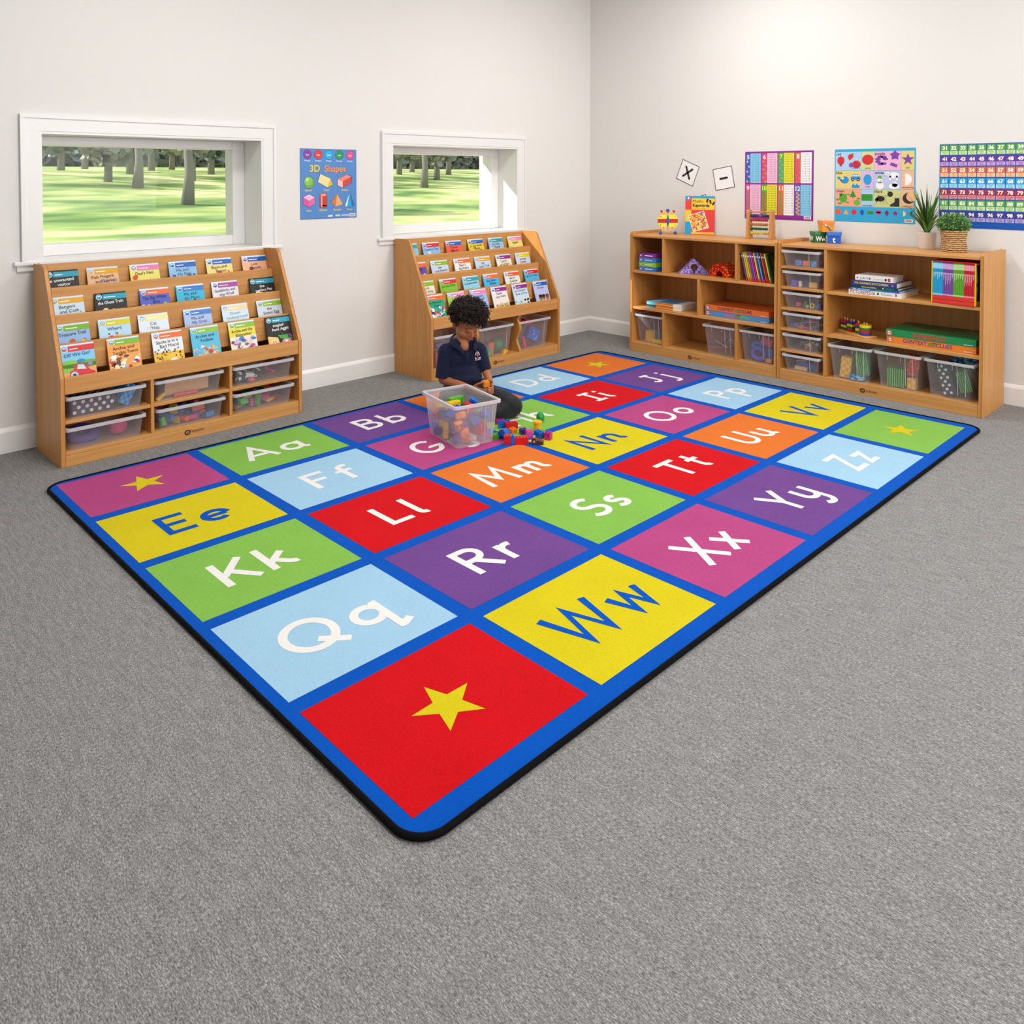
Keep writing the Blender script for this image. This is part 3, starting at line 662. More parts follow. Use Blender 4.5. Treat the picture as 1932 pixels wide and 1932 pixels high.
# ------------------------------------------------------------------ posters and wall cards
INK = P_('#20201f')
def poster(name, X, w_, h, base, label, fn, cat='poster'):
    mb = MB(); mb.box(0, w_, -.0012, 0, 0, h, P_(base, .4)); mb.P = PF(0, -.0012, 0); fn(mb)
    o = mb.build(name); o.matrix_world = X; return tag(o, label, cat)
WHT = P_('#f4f2f2'); YEL = P_('#f6c83a')
def shapes_poster(q):
    O = (1.5102, 1.0389)
    P = lambda pts: [(a - O[0], b_ - O[1]) for a, b_ in pts]
    q.rect(.004, .004, .3935, .424, P_('#5289c9', .4), 1)
    D = P_('#3a3f6a')
    def sh(pts, fills):
        p = P(pts); c = Vector((sum(a for a, _ in p) / len(p), sum(b_ for _, b_ in p) / len(p)))
        q.flat([tuple(c + (Vector(v) - c) * 1.07) for v in p], D, 2); q.flat(p, fills[0], 3)
        return p
    for cx, col, nm in ((1.5603, '#8d3aa0', 'Hexagon'), (1.6352, '#e23a3a', 'Heptagon'), (1.7104, '#12b4e6', 'Octagon'), (1.7855, '#0f9c55', 'Nonagon'), (1.8644, '#e64b8c', 'Decagon')):
        x = cx - O[0]; q.disc(x, 1.4355 - O[1], .0305, D, 2, n=8 if cx < 1.7 else 10); q.disc(x, 1.4355 - O[1], .028, P_(col), 3, n=8 if cx < 1.7 else 10)
        q.text('Sides', x, 1.429 - O[1], .012, WHT, 4, bold=.02); q.text(nm, x, 1.394 - O[1], .012, WHT, 2, bold=.01)
    q.text('3D', 1.612 - O[0] + .0015, 1.3302 - O[1] - .002, .058, D, 2, bold=.035); q.text('3D', 1.612 - O[0], 1.3302 - O[1], .058, P_('#f7cf35'), 3, bold=.02)
    q.text('Shapes', 1.756 - O[0] + .0015, 1.3302 - O[1] - .002, .056, D, 2, bold=.035, maxw=.178); q.text('Shapes', 1.756 - O[0], 1.3302 - O[1], .056, P_('#f5952f'), 3, bold=.02, maxw=.176)
    x, y = 1.5714 - O[0], 1.2645 - O[1]
    q.disc(x, y, .0385, D, 2); q.disc(x, y, .036, P_('#6fae45'), 3, n=28); q.disc(x - .006, y + .008, .027, P_('#86c35a'), 4, n=24); q.disc(x - .014, y + .017, .011, P_('#bfe09d'), 5)
    a = [(1.6491, 1.3157), (1.7192, 1.2876), (1.7384, 1.2499), (1.6995, 1.2322), (1.6318, 1.2674)]
    p = sh(a, [P_('#e0c43c')]); q.flat([p[0], p[1], p[3], p[4]], P_('#eee0a0'), 4); q.flat([p[1], p[2], p[3]], P_('#d9b92c'), 5)
    a = [(1.8377, 1.3132), (1.8734, 1.3006), (1.8731, 1.2603), (1.8083, 1.2303), (1.771, 1.2458), (1.7713, 1.2818)]
    p = sh(a, [P_('#c94540')]); m_ = P([(1.8085, 1.2702)])[0]
    q.flat([p[0], p[1], m_, p[5]], P_('#ef8a80'), 4); q.flat([p[5], m_, p[3], p[4]], P_('#f0c4bb'), 4)
    a = [(1.5696, 1.1924), (1.6093, 1.1732), (1.609, 1.1306), (1.569, 1.1132), (1.5301, 1.1326), (1.5304, 1.1747)]
    p = sh(a, [P_('#dc6ba8')]); m_ = P([(1.5693, 1.1526)])[0]
    q.flat([p[0], p[1], m_, p[5]], P_('#f3bcdb'), 4); q.flat([p[5], m_, p[3], p[4]], P_('#e0509c'), 4)
    x0, x1, z0, z1 = 1.6439 - O[0], 1.6949 - O[0], 1.116 - O[1], 1.187 - O[1]; cx = (x0 + x1) / 2
    q.rect(x0 - .002, z0, x1 - x0 + .004, z1 - z0, D, 2); q.disc(cx, z0, .0275, D, 2, .0105); q.disc(cx, z1, .0275, D, 2, .0105)
    q.rect(x0, z0, x1 - x0, z1 - z0, P_('#c7392f'), 3); q.disc(cx, z0, .0255, P_('#c7392f'), 3, .009); q.rect(x0 + .008, z0 - .004, .010, z1 - z0, P_('#f0a79b'), 4); q.disc(cx, z1, .0255, P_('#e7685a'), 5, .009); q.disc(cx, z1, .017, P_('#f3b7a8'), 6, .005)
    a = [(1.7676, 1.1921), (1.8098, 1.1256), (1.7548, 1.1118), (1.7255, 1.1427)]
    p = sh(a, [P_('#e8a97c')]); q.flat([p[0], p[2], p[3]], P_('#d07a35'), 4)
    a = [(1.8593, 1.1983), (1.8925, 1.1177), (1.878, 1.1095), (1.859, 1.107), (1.840, 1.1095), (1.8252, 1.1156)]
    p = sh(a, [P_('#1c9fd4')]); q.flat([p[0], p[4], p[5]], P_('#d6eef8'), 4); q.flat([p[0], p[1], p[2]], P_('#0c6fa6'), 4)
    for nm, x, y in (('Sphere', 1.5669, 1.2156), ('Prism', 1.6929, 1.2158), ('Cuboid', 1.8215, 1.2149), ('Cube', 1.568, 1.0919), ('Cylinder', 1.6677, 1.0929), ('Pyramid', 1.7678, 1.0925), ('Cone', 1.8572, 1.0925)):
        q.text(nm, x - O[0], y - O[1] - .005, .017, YEL, 2, bold=.015)
    q.rect(.192, .011, .033, .012, P_('#d7d8ec'), 2); q.rect(.245, .012, .034, .011, P_('#bfdcb9'), 2); q.rect(.288, .012, .056, .011, P_('#b9b7dc'), 2); q.rect(.348, .008, .043, .020, P_('#efeeee'), 2)
    for i in range(12): q.rect(.353 + i * .0028, .012, .0012 + .0006 * (i % 2), .011, INK, 3)
poster('shapes_poster', T(1.5102, YW - .0005, 1.0389), .4008, .432, '#3f74b8', 'blue poster of solid shapes on the wall between the two windows', shapes_poster)

def wall_R(y, z, dx=.0005): return T(XW - dx, y, z) @ RZ(-90)
def times_poster(q):
    O = (.797, 1.000)
    xs = [(.8040, .8387, .9190), (.9262, .9666, 1.0430), (1.0500, 1.0917, 1.1650), (1.1730, 1.2128, 1.2890)]
    rowz = [(1.2535, 1.462), (1.032, 1.2425)]
    hd = [['#3c59c4', '#e03a73', '#57a93c', '#ea5f2a'], ['#e2437f', '#4aa83a', '#ea6a2c', '#4b62c7']]
    bd = [['#84cbee', '#f2bcd9', '#e3dc2c', '#f3f3f3'], ['#f2bcd9', '#e3dc2c', '#f3f3f3', '#84cbee']]
    art = [['#ebd630', '#5dbb4f', '#7d9be6', '#b24dbd'], ['#3d9b8d', '#e3243a', '#3d9b60', '#f0a52b']]
    rnd = random.Random(2)
    for a, (z0, z1) in enumerate(rowz):
        for c, (x0, xm, x1) in enumerate(xs):
            n_ = 5 + a * 4 + c; x0, xm_, x1 = x0 - O[0], xm - O[0], x1 - O[0]; b0, b1 = z0 - O[1], z1 - O[1]
            q.rect(x0, b0, xm_ - x0, b1 - b0, P_(hd[a][c]), 1); q.rect(xm_, b0, x1 - xm_, b1 - b0, P_(bd[a][c]), 1)
            q.text(str(n_), (x0 + xm_) / 2, b1 - .040, .042, P_('#e9e24a') if n_ in (7, 10) else WHT, 3, bold=.03, maxw=.032)
            for i in range(n_ if n_ < 9 else 12):
                cy = b1 - .058 - (b1 - b0 - .068) * i / (7 if n_ < 9 else 11) * (1 if n_ > 8 else 7 / max(n_ - 1, 1))
                if cy < b0 + .006: continue
                cx = (x0 + xm_) / 2 + (.007 if i % 2 else -.006); kk = n_ % 4
                if kk == 0: q.star(cx, cy, .011, .006, P_(art[a][c]), 2, rnd.uniform(0, 90))
                elif kk == 1: q.star(cx, cy, .012, .004, P_(art[a][c]), 2, rnd.uniform(0, 90))
                else: q.disc(cx, cy, .009, P_(art[a][c]), 2, .0065, n=10)
            for i in range(12):
                q.text('%d x %d = %d' % (i + 1, n_, n_ * (i + 1)), (xm_ + x1) / 2, b1 - .013 - .0163 * i - .004, .0125, P_('#2e2e3c'), 2, maxw=(x1 - xm_) * .86)
    q.rect(.440, .010, .050, .020, WHT, 2)
    for i in range(14): q.rect(.447 + i * .0026, .013, .0012 + .0005 * (i % 3 == 0), .014, INK, 3)
poster('times_table_poster', wall_R(-.797, 1.0), .505, .475, '#8b2590', 'purple times tables poster on the right wall behind the abacus', times_poster)

def colours_poster(q):
    O = (1.4455, 1.0065)
    xs = [.006, .173, .2525, .4165, .4945]; zs = [(.332, .452), (.214, .329), (.098, .211)]
    bgc = [['#a9cfee', '#c9d696', '#e8b3d2', '#dfcf7c'], ['#dfcf7c', '#d7b6dc', '#b7c3e6', '#eab794'], ['#eda286', '#a9cdea', '#c8cf8a', '#e8b78a']]
    for a, (z0, z1) in enumerate(zs):
        for c in range(4): q.rect(xs[c], z0, xs[c + 1] - xs[c] - .0015, z1 - z0, P_(bgc[a][c]), 1)
    B_ = P_('#2b2b2b')
    for t, x, y in (('red', .010, .436), ('purple', .257, .436), ('blue', .010, .315), ('white', .257, .315), ('green', .010, .196), ('black', .257, .196)):
        q.text(t, x, y - .006, .024, B_, 2, 'L', .02)
    for t, x, y in (('circle', .212, .340), ('star', .455, .342), ('oval', .212, .222), ('semicircle', .455, .220), ('rectangle', .212, .102), ('crescent', .455, .102)):
        q.text(t, x, y, .017, B_, 2, bold=.01, maxw=.072)
    red, pur, blu, grn, blk, wht = P_('#d12a30'), P_('#7b3fa5'), P_('#1f8fdc'), P_('#2f8f2c'), P_('#26262a'), P_('#f1f1f4')
    q.disc(.040, .396, .024, red, 2, .028); q.flat([(.036, .372), (.044, .372), (.050, .358), (.030, .360)], red, 2)
    q.flat([(.084, .420), (.092, .436), (.112, .438), (.124, .425), (.112, .408), (.095, .396)], red, 2); q.disc(.115, .438, .009, P_('#4aa33a'), 3, .006)
    q.disc(.140, .370, .028, red, 2, .026); q.disc(.108, .367, .016, P_('#8e4aa0'), 3)
    for a, c in ((.132, .380), (.148, .376), (.140, .360), (.155, .362), (.128, .364)): q.disc(a, c, .0035, blk, 4)
    for i in range(5): q.rect(.112 + i * .012, .342, .003, .007, blk, 3)
    q.disc(.212, .400, .036, red, 2, .033, n=28)
    for an in (20, 60, 115, 160, 200, 250, 300): q.disc(.298 + .024 * math.cos(R(an)), .395 + .024 * math.sin(R(an)), .018, pur, 2, .009, n=12)
    q.star(.378, .425, .034, .020, pur, 2); q.flat([(.355, .382), (.395, .366), (.388, .348), (.348, .364)], pur, 2)
    q.star(.455, .398, .040, .016, pur, 2)
    q.disc(.066, .270, .028, blu, 2, .024); q.flat([(.014, .292), (.022, .276), (.044, .262), (.060, .282), (.040, .290)], blu, 2); q.disc(.050, .282, .012, P_('#dfcf7c'), 3)
    q.rect(.105, .272, .062, .020, blu, 2); q.rect(.118, .290, .034, .018, blu, 2); q.rect(.122, .292, .012, .012, P_('#d5ecf7'), 3); q.rect(.137, .292, .012, .012, P_('#d5ecf7'), 3)
    for a in (.119, .153): q.disc(a, .272, .0105, blk, 3); q.disc(a, .272, .004, wht, 4)
    q.rect(.112, .218, .050, .020, blu, 2); q.rect(.117, .238, .010, .008, blu, 2); q.rect(.140, .238, .010, .008, blu, 2)
    q.disc(.212, .273, .026, P_('#1f9be0'), 2, .034, n=28)
    q.disc(.289, .236, .024, wht, 2); q.disc(.289, .268, .017, wht, 2, .014); q.flat([(.272, .282), (.302, .277), (.296, .297), (.278, .296)], P_('#5aa838'), 3); q.flat([(.289, .268), (.304, .272), (.290, .263)], P_('#ee7a2c'), 4); q.rect(.276, .250, .026, .006, P_('#5aa838'), 4)
    q.disc(.372, .300, .034, wht, 2, .018); q.rect(.345, .270, .012, .028, wht, 2); q.rect(.385, .270, .012, .028, wht, 2); q.disc(.335, .312, .014, wht, 2, .010); q.disc(.333, .311, .0025, blk, 4)
    q.disc(.375, .232, .032, wht, 2, .017); q.disc(.380, .243, .017, wht, 2); q.disc(.365, .234, .003, blk, 3); q.disc(.387, .234, .003, blk, 3)
    q.disc(.440, .275, .040, wht, 2, .036, a0=-90, a1=90)
    q.disc(.058, .152, .026, P_('#55a33a'), 2, .030); q.disc(.040, .175, .010, P_('#55a33a'), 2)
    for a, c in ((.022, .142), (.090, .176), (.036, .118), (.085, .124)): q.disc(a, c, .013, P_('#55a33a'), 2, .006)
    q.flat([(.120, .204), (.098, .160), (.142, .160)], grn, 2); q.rect(.117, .152, .006, .008, P_('#6b4526'), 2)
    q.disc(.146, .124, .022, P_('#6db33e'), 2, .019); q.rect(.146, .142, .003, .012, P_('#5b4020'), 2); q.disc(.158, .150, .010, grn, 2, .005)
    q.rect(.175, .137, .070, .043, grn, 2)
    q.disc(.293, .152, .026, blk, 2, .018, n=18); q.disc(.270, .145, .011, blk, 2)
    for i in range(8): q.stroke([(.280 + i * .006, .158), (.272 + i * .010, .175 if i % 2 else .128), (.264 + i * .013, .168 if i % 2 else .118)], .0022, blk, 2)
    q.disc(.352, .182, .017, blk, 2); q.rect(.336, .196, .014, .005, P_('#4aa33a'), 3)
    q.flat([(.380, .158), (.408, .158), (.408, .104), (.352, .104), (.352, .116), (.378, .132)], blk, 2)
    q.disc(.462, .158, .036, blk, 2, .034, n=26); q.disc(.478, .168, .030, P_(bgc[2][3]), 3, .030, n=24)
    ic = [('#ef5a24', 0), ('#f2a71e', 1), ('#e3202a', 2), ('#1555b8', 3), ('#3f8c22', 4), ('#e2247d', 5), ('#7c2a35', 6), ('#8e1f84', 7), ('#ead8c8', 8), ('#1c2c48', 9)]
    for c, i in ic:
        x = .026 + i * .0512; y = .062; m_ = P_(c)
        if i == 0: q.rect(x - .017, y - .016, .034, .032, m_, 2)
        elif i == 1: q.flat([(x - .018, y - .016), (x + .018, y - .016), (x, y + .018)], m_, 2)
        elif i == 2: q.disc(x, y, .017, m_, 2)
        elif i == 3: q.disc(x, y, .012, m_, 2, .018)
        elif i == 4: q.rect(x - .018, y - .011, .036, .022, m_, 2)
        elif i == 5: q.disc(x - .008, y + .007, .010, m_, 2); q.disc(x + .008, y + .007, .010, m_, 2); q.flat([(x - .017, y + .004), (x, y - .018), (x + .017, y + .004), (x, y + .008)], m_, 2)
        elif i == 6: q.flat([(x - .013, y), (x, y - .020), (x + .013, y), (x, y + .020)], m_, 2)
        elif i == 7: q.star(x, y, .019, .008, m_, 2)
        elif i == 8: q.disc(x - .006, y, .017, m_, 2, a0=-90, a1=90)
        else: q.disc(x, y, .017, m_, 2); q.disc(x + .008, y + .003, .013, P_('#2fa8dc'), 3)
    q.rect(.440, .008, .048, .020, WHT, 2)
    for i in range(13): q.rect(.446 + i * .0027, .011, .0013, .014, INK, 3)
poster('colours_poster', wall_R(-1.4455, 1.0065), .5005, .470, '#2fa8dc', 'light blue colours and shapes poster with small pictures, right wall', colours_poster)

def number_poster(q):
    rowc = [('#5aa832', '#c9e6a4'), ('#6a2a93', '#c2a3dd'), ('#ef6a16', '#f7c792'), ('#1ba9e0', '#a4dcf2'), ('#b01624', '#e2959b'), ('#67b32e', '#cde9ad'), ('#3b2f8c', '#b7a8de')]
    wd = ['thirty', 'forty', 'fifty', 'sixty', 'seventy', 'eighty', 'ninety']; on = ['one', 'two', 'three', 'four', 'five', 'six', 'seven', 'eight', 'nine', '']
    for a, (c1, c2) in enumerate(rowc):
        z1 = 1.4865 - .0655 * a - .9955
        for i in range(10):
            x = .0045 + i * .04925
            q.rect(x, z1 - .0345, .0445, .0345, P_(c1), 1); q.rect(x, z1 - .058, .0445, .0225, P_(c2), 1)
            n_ = 31 + a * 10 + i
            q.text(str(n_), x + .0222, z1 - .0280, .029, WHT, 3, bold=.045, maxw=.036)
            q.text(wd[a] if i < 9 else (wd + ['one hundred'])[a + 1], x + .0222, z1 - .0458, .0115, P_(c1), 2, bold=.01, maxw=.038)
            if i < 9: q.text(on[i], x + .0222, z1 - .0552, .0115, P_(c1), 2, bold=.01, maxw=.038)
    q.rect(.060, .018, .16, .002, P_('#4f86d6'), 2); q.rect(.060, .012, .12, .002, P_('#4f86d6'), 2)
poster('number_square_poster', wall_R(-2.0815, .9955), .50, .4965, '#0f55b4', 'blue hundred square number poster on the right wall behind the plants', number_poster)

def card(nm, pts, sign, label):
    """square card from its four corners in wall coordinates (-y, z)"""
    c = Vector((sum(p[0] for p in pts) / 4, sum(p[1] for p in pts) / 4)); d = Vector(pts[1]) - Vector(pts[0]); a = math.degrees(math.atan2(d.y, d.x)); h = .084
    mb = MB(); mb.box(-h, h, -.0012, 0, -h, h, WHT); mb.P = PF(0, -.0012, 0)
    k = h - .006; mb.stroke([(-k, -k), (k, -k), (k, k), (-k, k)], .0055, INK, 1, True)
    G_ = P_('#3a3a3c')
    def bar(an, l): 
        ca, sa = math.cos(R(an)), math.sin(R(an)); mb.stroke([(-l * ca, -l * sa), (l * ca, l * sa)], .017, G_, 1); mb.disc(l * ca, l * sa, .0085, G_, 1); mb.disc(-l * ca, -l * sa, .0085, G_, 1)
    if sign == 'x': bar(52, .047); bar(-52 - 38 * 0, .047)
    elif sign == '-': bar(0, .027)
    elif sign == '+': bar(0, .045); bar(90, .045)
    o = mb.build(nm); o.matrix_world = wall_R(-c.x, c.y) @ RY(-a); return tag(o, label, 'card', 'maths sign cards on the right wall')
card('sign_card', [(.2738, 1.4388), (.4291, 1.3747), (.3667, 1.2158), (.2081, 1.2806)], 'x', 'white card with a multiplication sign, tilted on the right wall')
card('sign_card', [(.5258, 1.3544), (.6929, 1.3844), (.724, 1.2176), (.558, 1.1874)], '-', 'white card with a minus sign on the right wall')
card('sign_card', [(.322, 1.1235), (.4784, 1.1722), (.53, 1.012), (.37, .963)], '+', 'white card mostly hidden behind the standing maths book')
# ------------------------------------------------------------------ picture books on the display units
PAPER = P_('#efebe2', .8)
bookn = [0]
def picture_book(F, x, z0, y_top, lean, spec, label, group):
    """spec: cover, band, ink, title lines, art"""
    cov, band, ink, lines, art = spec
    w_, h = .146, .192
    yb = y_top - math.sin(R(lean)) * h
    t = thing('picture_book', F @ T(x + w_ / 2, yb, z0) @ RX(-lean), label, 'book', group)
    mb = MB(); C_ = P_(cov, .5)
    mb.box(-w_ / 2, w_ / 2, -.0045, -.0038, 0, h, C_); mb.box(-w_ / 2, w_ / 2, -.0007, 0, 0, h, C_); mb.box(-w_ / 2 - .0004, -w_ / 2, -.0045, 0, 0, h, C_); cv = mb.build('cover', t)
    mb = MB(); mb.box(-w_ / 2 + .0005, w_ / 2 - .001, -.0038, -.0007, .0007, h - .0007, PAPER); mb.build('pages', t)
    q = MB(); q.P = PF(-w_ / 2, -.0045, 0); q.clip = (w_, h)
    q.rect(0, h - .009, w_, .009, P_(cov if ink == '#ffffff' else '#cfe2f2', .3), 1)
    q.rect(.036, h - .034, w_ - .036, .026, P_(band, .3), 2)
    q.disc(.020, h - .020, .0135, P_('#e9f2f8'), 2); q.disc(.020, h - .020, .0115, P_('#4aa7d6'), 3); q.disc(.020, h - .024, .009, P_(band), 4, .006); q.disc(.020, h - .018, .007, P_('#ffffff'), 4, .004)
    q.rect(.042, h - .024, .034 + .004 * len(lines[0]) % .02, .0035, P_('#ffffff'), 3)
    I_ = P_(ink)
    for i, l in enumerate(lines): q.text(l, w_ / 2 + (.006 if i else -.002), h - .056 - .022 * i, .0225, I_, 6, bold=.004, maxw=w_ * .80, rot=3)
    if art: k_ = .016 if z0 < .36 else .016; q.P = PF(-w_ / 2, -.0045, k_); q.clip = (w_, h - k_ - .036); art(q, w_, h)
    q.build('cover_print', cv); return t
rb = random.Random(9)
def scatter(cols, y0, y1, n_, rs=(.004, .014), bgd=None):
    def fn(q, w_, h):
        r_ = random.Random(len(cols) * 31 + n_ + int(y1 * 1000))
        if bgd: q.rect(0, y0, w_, y1 - y0, P_(bgd), 2)
        for i in range(n_):
            a = r_.uniform(rs[0], rs[1]); q.disc(r_.uniform(a, w_ - a), r_.uniform(y0 + a * .5, y1 - a * .5), a, P_(r_.choice(cols)), 3 + i % 3, a * r_.uniform(.5, 1), n=9)
    return fn
def art_car(q, w_, h):
    q.rect(0, 0, w_, .085, P_('#7ac242'), 2); q.disc(w_ * .25, .085, .045, P_('#7ac242'), 2, .018); q.disc(w_ * .8, .082, .05, P_('#5fae3a'), 2, .016)
    q.flat([(0, .045), (w_, .065), (w_, .02), (0, .015)], P_('#e7a35c'), 3)
    q.flat([(.030, .020), (.034, .052), (.050, .058), (.060, .086), (.100, .080), (.118, .052), (.140, .040), (.138, .010), (.060, .000)], P_('#d3202c'), 4)
    q.flat([(.064, .060), (.070, .080), (.094, .076), (.104, .055)], P_('#bfe0f5'), 5); q.disc(.052, .034, .016, P_('#a8d4f2'), 5); q.disc(.052, .034, .007, P_('#26262a'), 6)
    q.disc(.085, .096, .018, P_('#1f87b8'), 5, .008); q.disc(.122, .078, .010, P_('#b06cc0'), 5); q.disc(.030, .010, .012, P_('#f0a12c'), 6); q.disc(.060, .008, .012, P_('#e8d23a'), 6)
def art_cat(q, w_, h):
    q.rect(0, 0, w_, .075, P_('#e3b62c'), 2)
    r_ = random.Random(4)
    for i in range(46): q.disc(r_.uniform(.01, w_ - .01), r_.uniform(.01, .078), r_.uniform(.003, .006), P_('#2a2620'), 3, n=7)
    q.disc(.095, .045, .030, P_('#eebf3c'), 4, .024); q.disc(.095, .030, .018, P_('#f6f1e6'), 5, .012); q.flat([(.072, .062), (.078, .082), (.088, .066)], P_('#d6a52c'), 5); q.disc(.106, .052, .004, P_('#2a2620'), 6)
    for i in range(9): q.disc(.008 + i * .016, .082 + .006 * (i % 2), .005, P_(['#d33a4c', '#4f9c3c', '#f0ece4'][i % 3]), 6, n=8)
def art_faces(q, w_, h):
    q.flat([(0, 0), (0, .072), (.058, .060), (.072, 0)], P_('#e9c27c'), 3); q.disc(.034, .034, .022, P_('#f2d29a'), 4, .018); q.disc(.028, .040, .003, P_('#221a18'), 5); q.disc(.042, .038, .003, P_('#221a18'), 5)
    q.disc(.108, .026, .030, P_('#e58cb4'), 3, .026); q.flat([(.058, .072), (.075, .052), (.146, .040), (.120, .070)], P_('#3f9c3c'), 4); q.disc(.106, .028, .010, P_('#f5efe6'), 5, .014); q.disc(.104, .026, .004, P_('#1d1719'), 6); q.disc(.130, .060, .012, P_('#8a3ca6'), 4)
def art_girl(q, w_, h):
    for x, hair, top in ((.050, '#1d1512', '#6bb23c'), (.082, '#231a17', '#f0cf3a'), (.120, '#8c2f24', '#e07ba6')):
        q.disc(x, .055, .017, P_('#9c6240'), 4, .019); q.disc(x, .066, .018, P_(hair), 5, .012); q.disc(x, .015, .024, P_(top), 3, .022)
S = scatter
L1 = [[('#141416', '#1f9cb4', '#ffffff', ['e unwanted', 'visitor'], None), ('#e3b184', '#d9a21e', '#3a2a20', ['Fish Fingers', 'and Leeks'], S(['#b9a6b0', '#9a8f9a'], .08, .12, 5)), ('#e6dc6e', '#e07fb4', '#26231c', ["Dad's Net"], S(['#d8452e', '#e8e4d8'], .09, .118, 3)),
       ('#8cbbe3', '#0f5fb8', '#34567c', ['Me and', 'My Nan'], S(['#1e2c44', '#3a5a84'], .085, .115, 4)), ('#e9d98a', '#0f5fb8', '#4a3c22', ['Bippo and', 'Boppo'], S(['#d23a2e', '#4a9c44', '#ee9a2e'], .08, .11, 5)), ('#efb58e', '#0f5fb8', '#5a2c20', ['Lola', 'Fanola'], S(['#b3242c', '#8c1c22'], .08, .11, 4))],
      [('#c7dceb', '#dca424', '#2c3844', ['Bangers', 'and Cash'], S(['#7a8894', '#9aa8b2'], .075, .10, 9, (.002, .004))), ('#121215', '#1f9cb4', '#ffffff', ['the Ghost Train'], S(['#e8dca0', '#e8dca0'], .075, .10, 4)), ('#4f5fc2', '#e8641e', '#15152a', ['The Big White', 'Box'], S(['#4fae34', '#8fcf3c', '#cfcff0'], .075, .10, 6)),
       ('#35b4d8', '#0f6fc0', '#1c4a5c', ['Me and', 'My Mum'], S(['#20242e', '#7a5238'], .075, .098, 4)), ('#e2e0ea', '#9a2f92', '#3a3a44', ['Goldilocks and', 'the Wolf'], S(['#2c2c34'], .075, .09, 2)), ('#121215', '#1f9cb4', '#ffffff', ['the', 'perfect Pet'], S(['#efd878'], .075, .095, 2, (.014, .02)))],
      [('#8fb4e2', '#78ac22', '#1f2c44', ['Treasure Trail'], S(['#c25a24', '#c25a24', '#f0cf4a'], .075, .11, 5)), ('#b4d8ee', '#d6cc1c', '#22304a', ['Where', 'is'], S(['#d8423c', '#7a52a8', '#5aae3c', '#f0c83a'], .06, .11, 9)), ('#dce9f4', '#efe39c', '#6a6f78', ['Cat', 'Nap'], S(['#f0a890', '#d8b8cc'], .06, .12, 6, (.003, .008))),
       ('#a8bfe8', '#2f74c4', '#4a5a8c', ['Me and', 'My Gran'], S(['#d8c33a', '#8aa83a', '#2a2222', '#2a2222'], .055, .085, 8)), ('#cfe6f4', '#f3cfa0', '#8fa4b4', ['Down', 'Underground'], None), ('#cdd6e4', '#84b324', '#30302c', ['the', 'Stolen Egg'], S(['#b5552a', '#c56a34', '#6fae3c'], .06, .085, 7))],
      [('#7fc6ec', '#d8262c', '#24405c', ['Off We Go!'], art_car), ('#f0a04a', '#79b52c', '#2a1a12', ['Archie and', 'Terrible Trevor'], S(['#c22c3a', '#f3dfb4', '#8cc4d8', '#5c3424', '#e8d060', '#f2c8a4', '#ffffff'], .02, .10, 46)), ('#e2e9ee', '#e8641e', '#26221e', ['Spots is in a', 'Bad Mood'], art_cat),
       ('#56b9dc', '#8ab82c', '#15212c', ['Archie and', 'Frisbee'], S(['#e8868c', '#f0d8dc', '#f2c23a', '#e8604c', '#7ac4dc', '#ffffff'], .01, .08, 46)), ('#e3d648', '#84b52c', '#2a2416', ['Archie and the', 'Babysitter'], S(['#c8b8d8', '#5a4a52', '#3a84c8', '#d8343c', '#f0e0d0', '#e8c8c0'], .01, .095, 40, (.005, .016), '#e9e2da')), ('#121214', '#1f9cb4', '#ffffff', ['magical', 'Aunt Aggie'], art_faces)]]
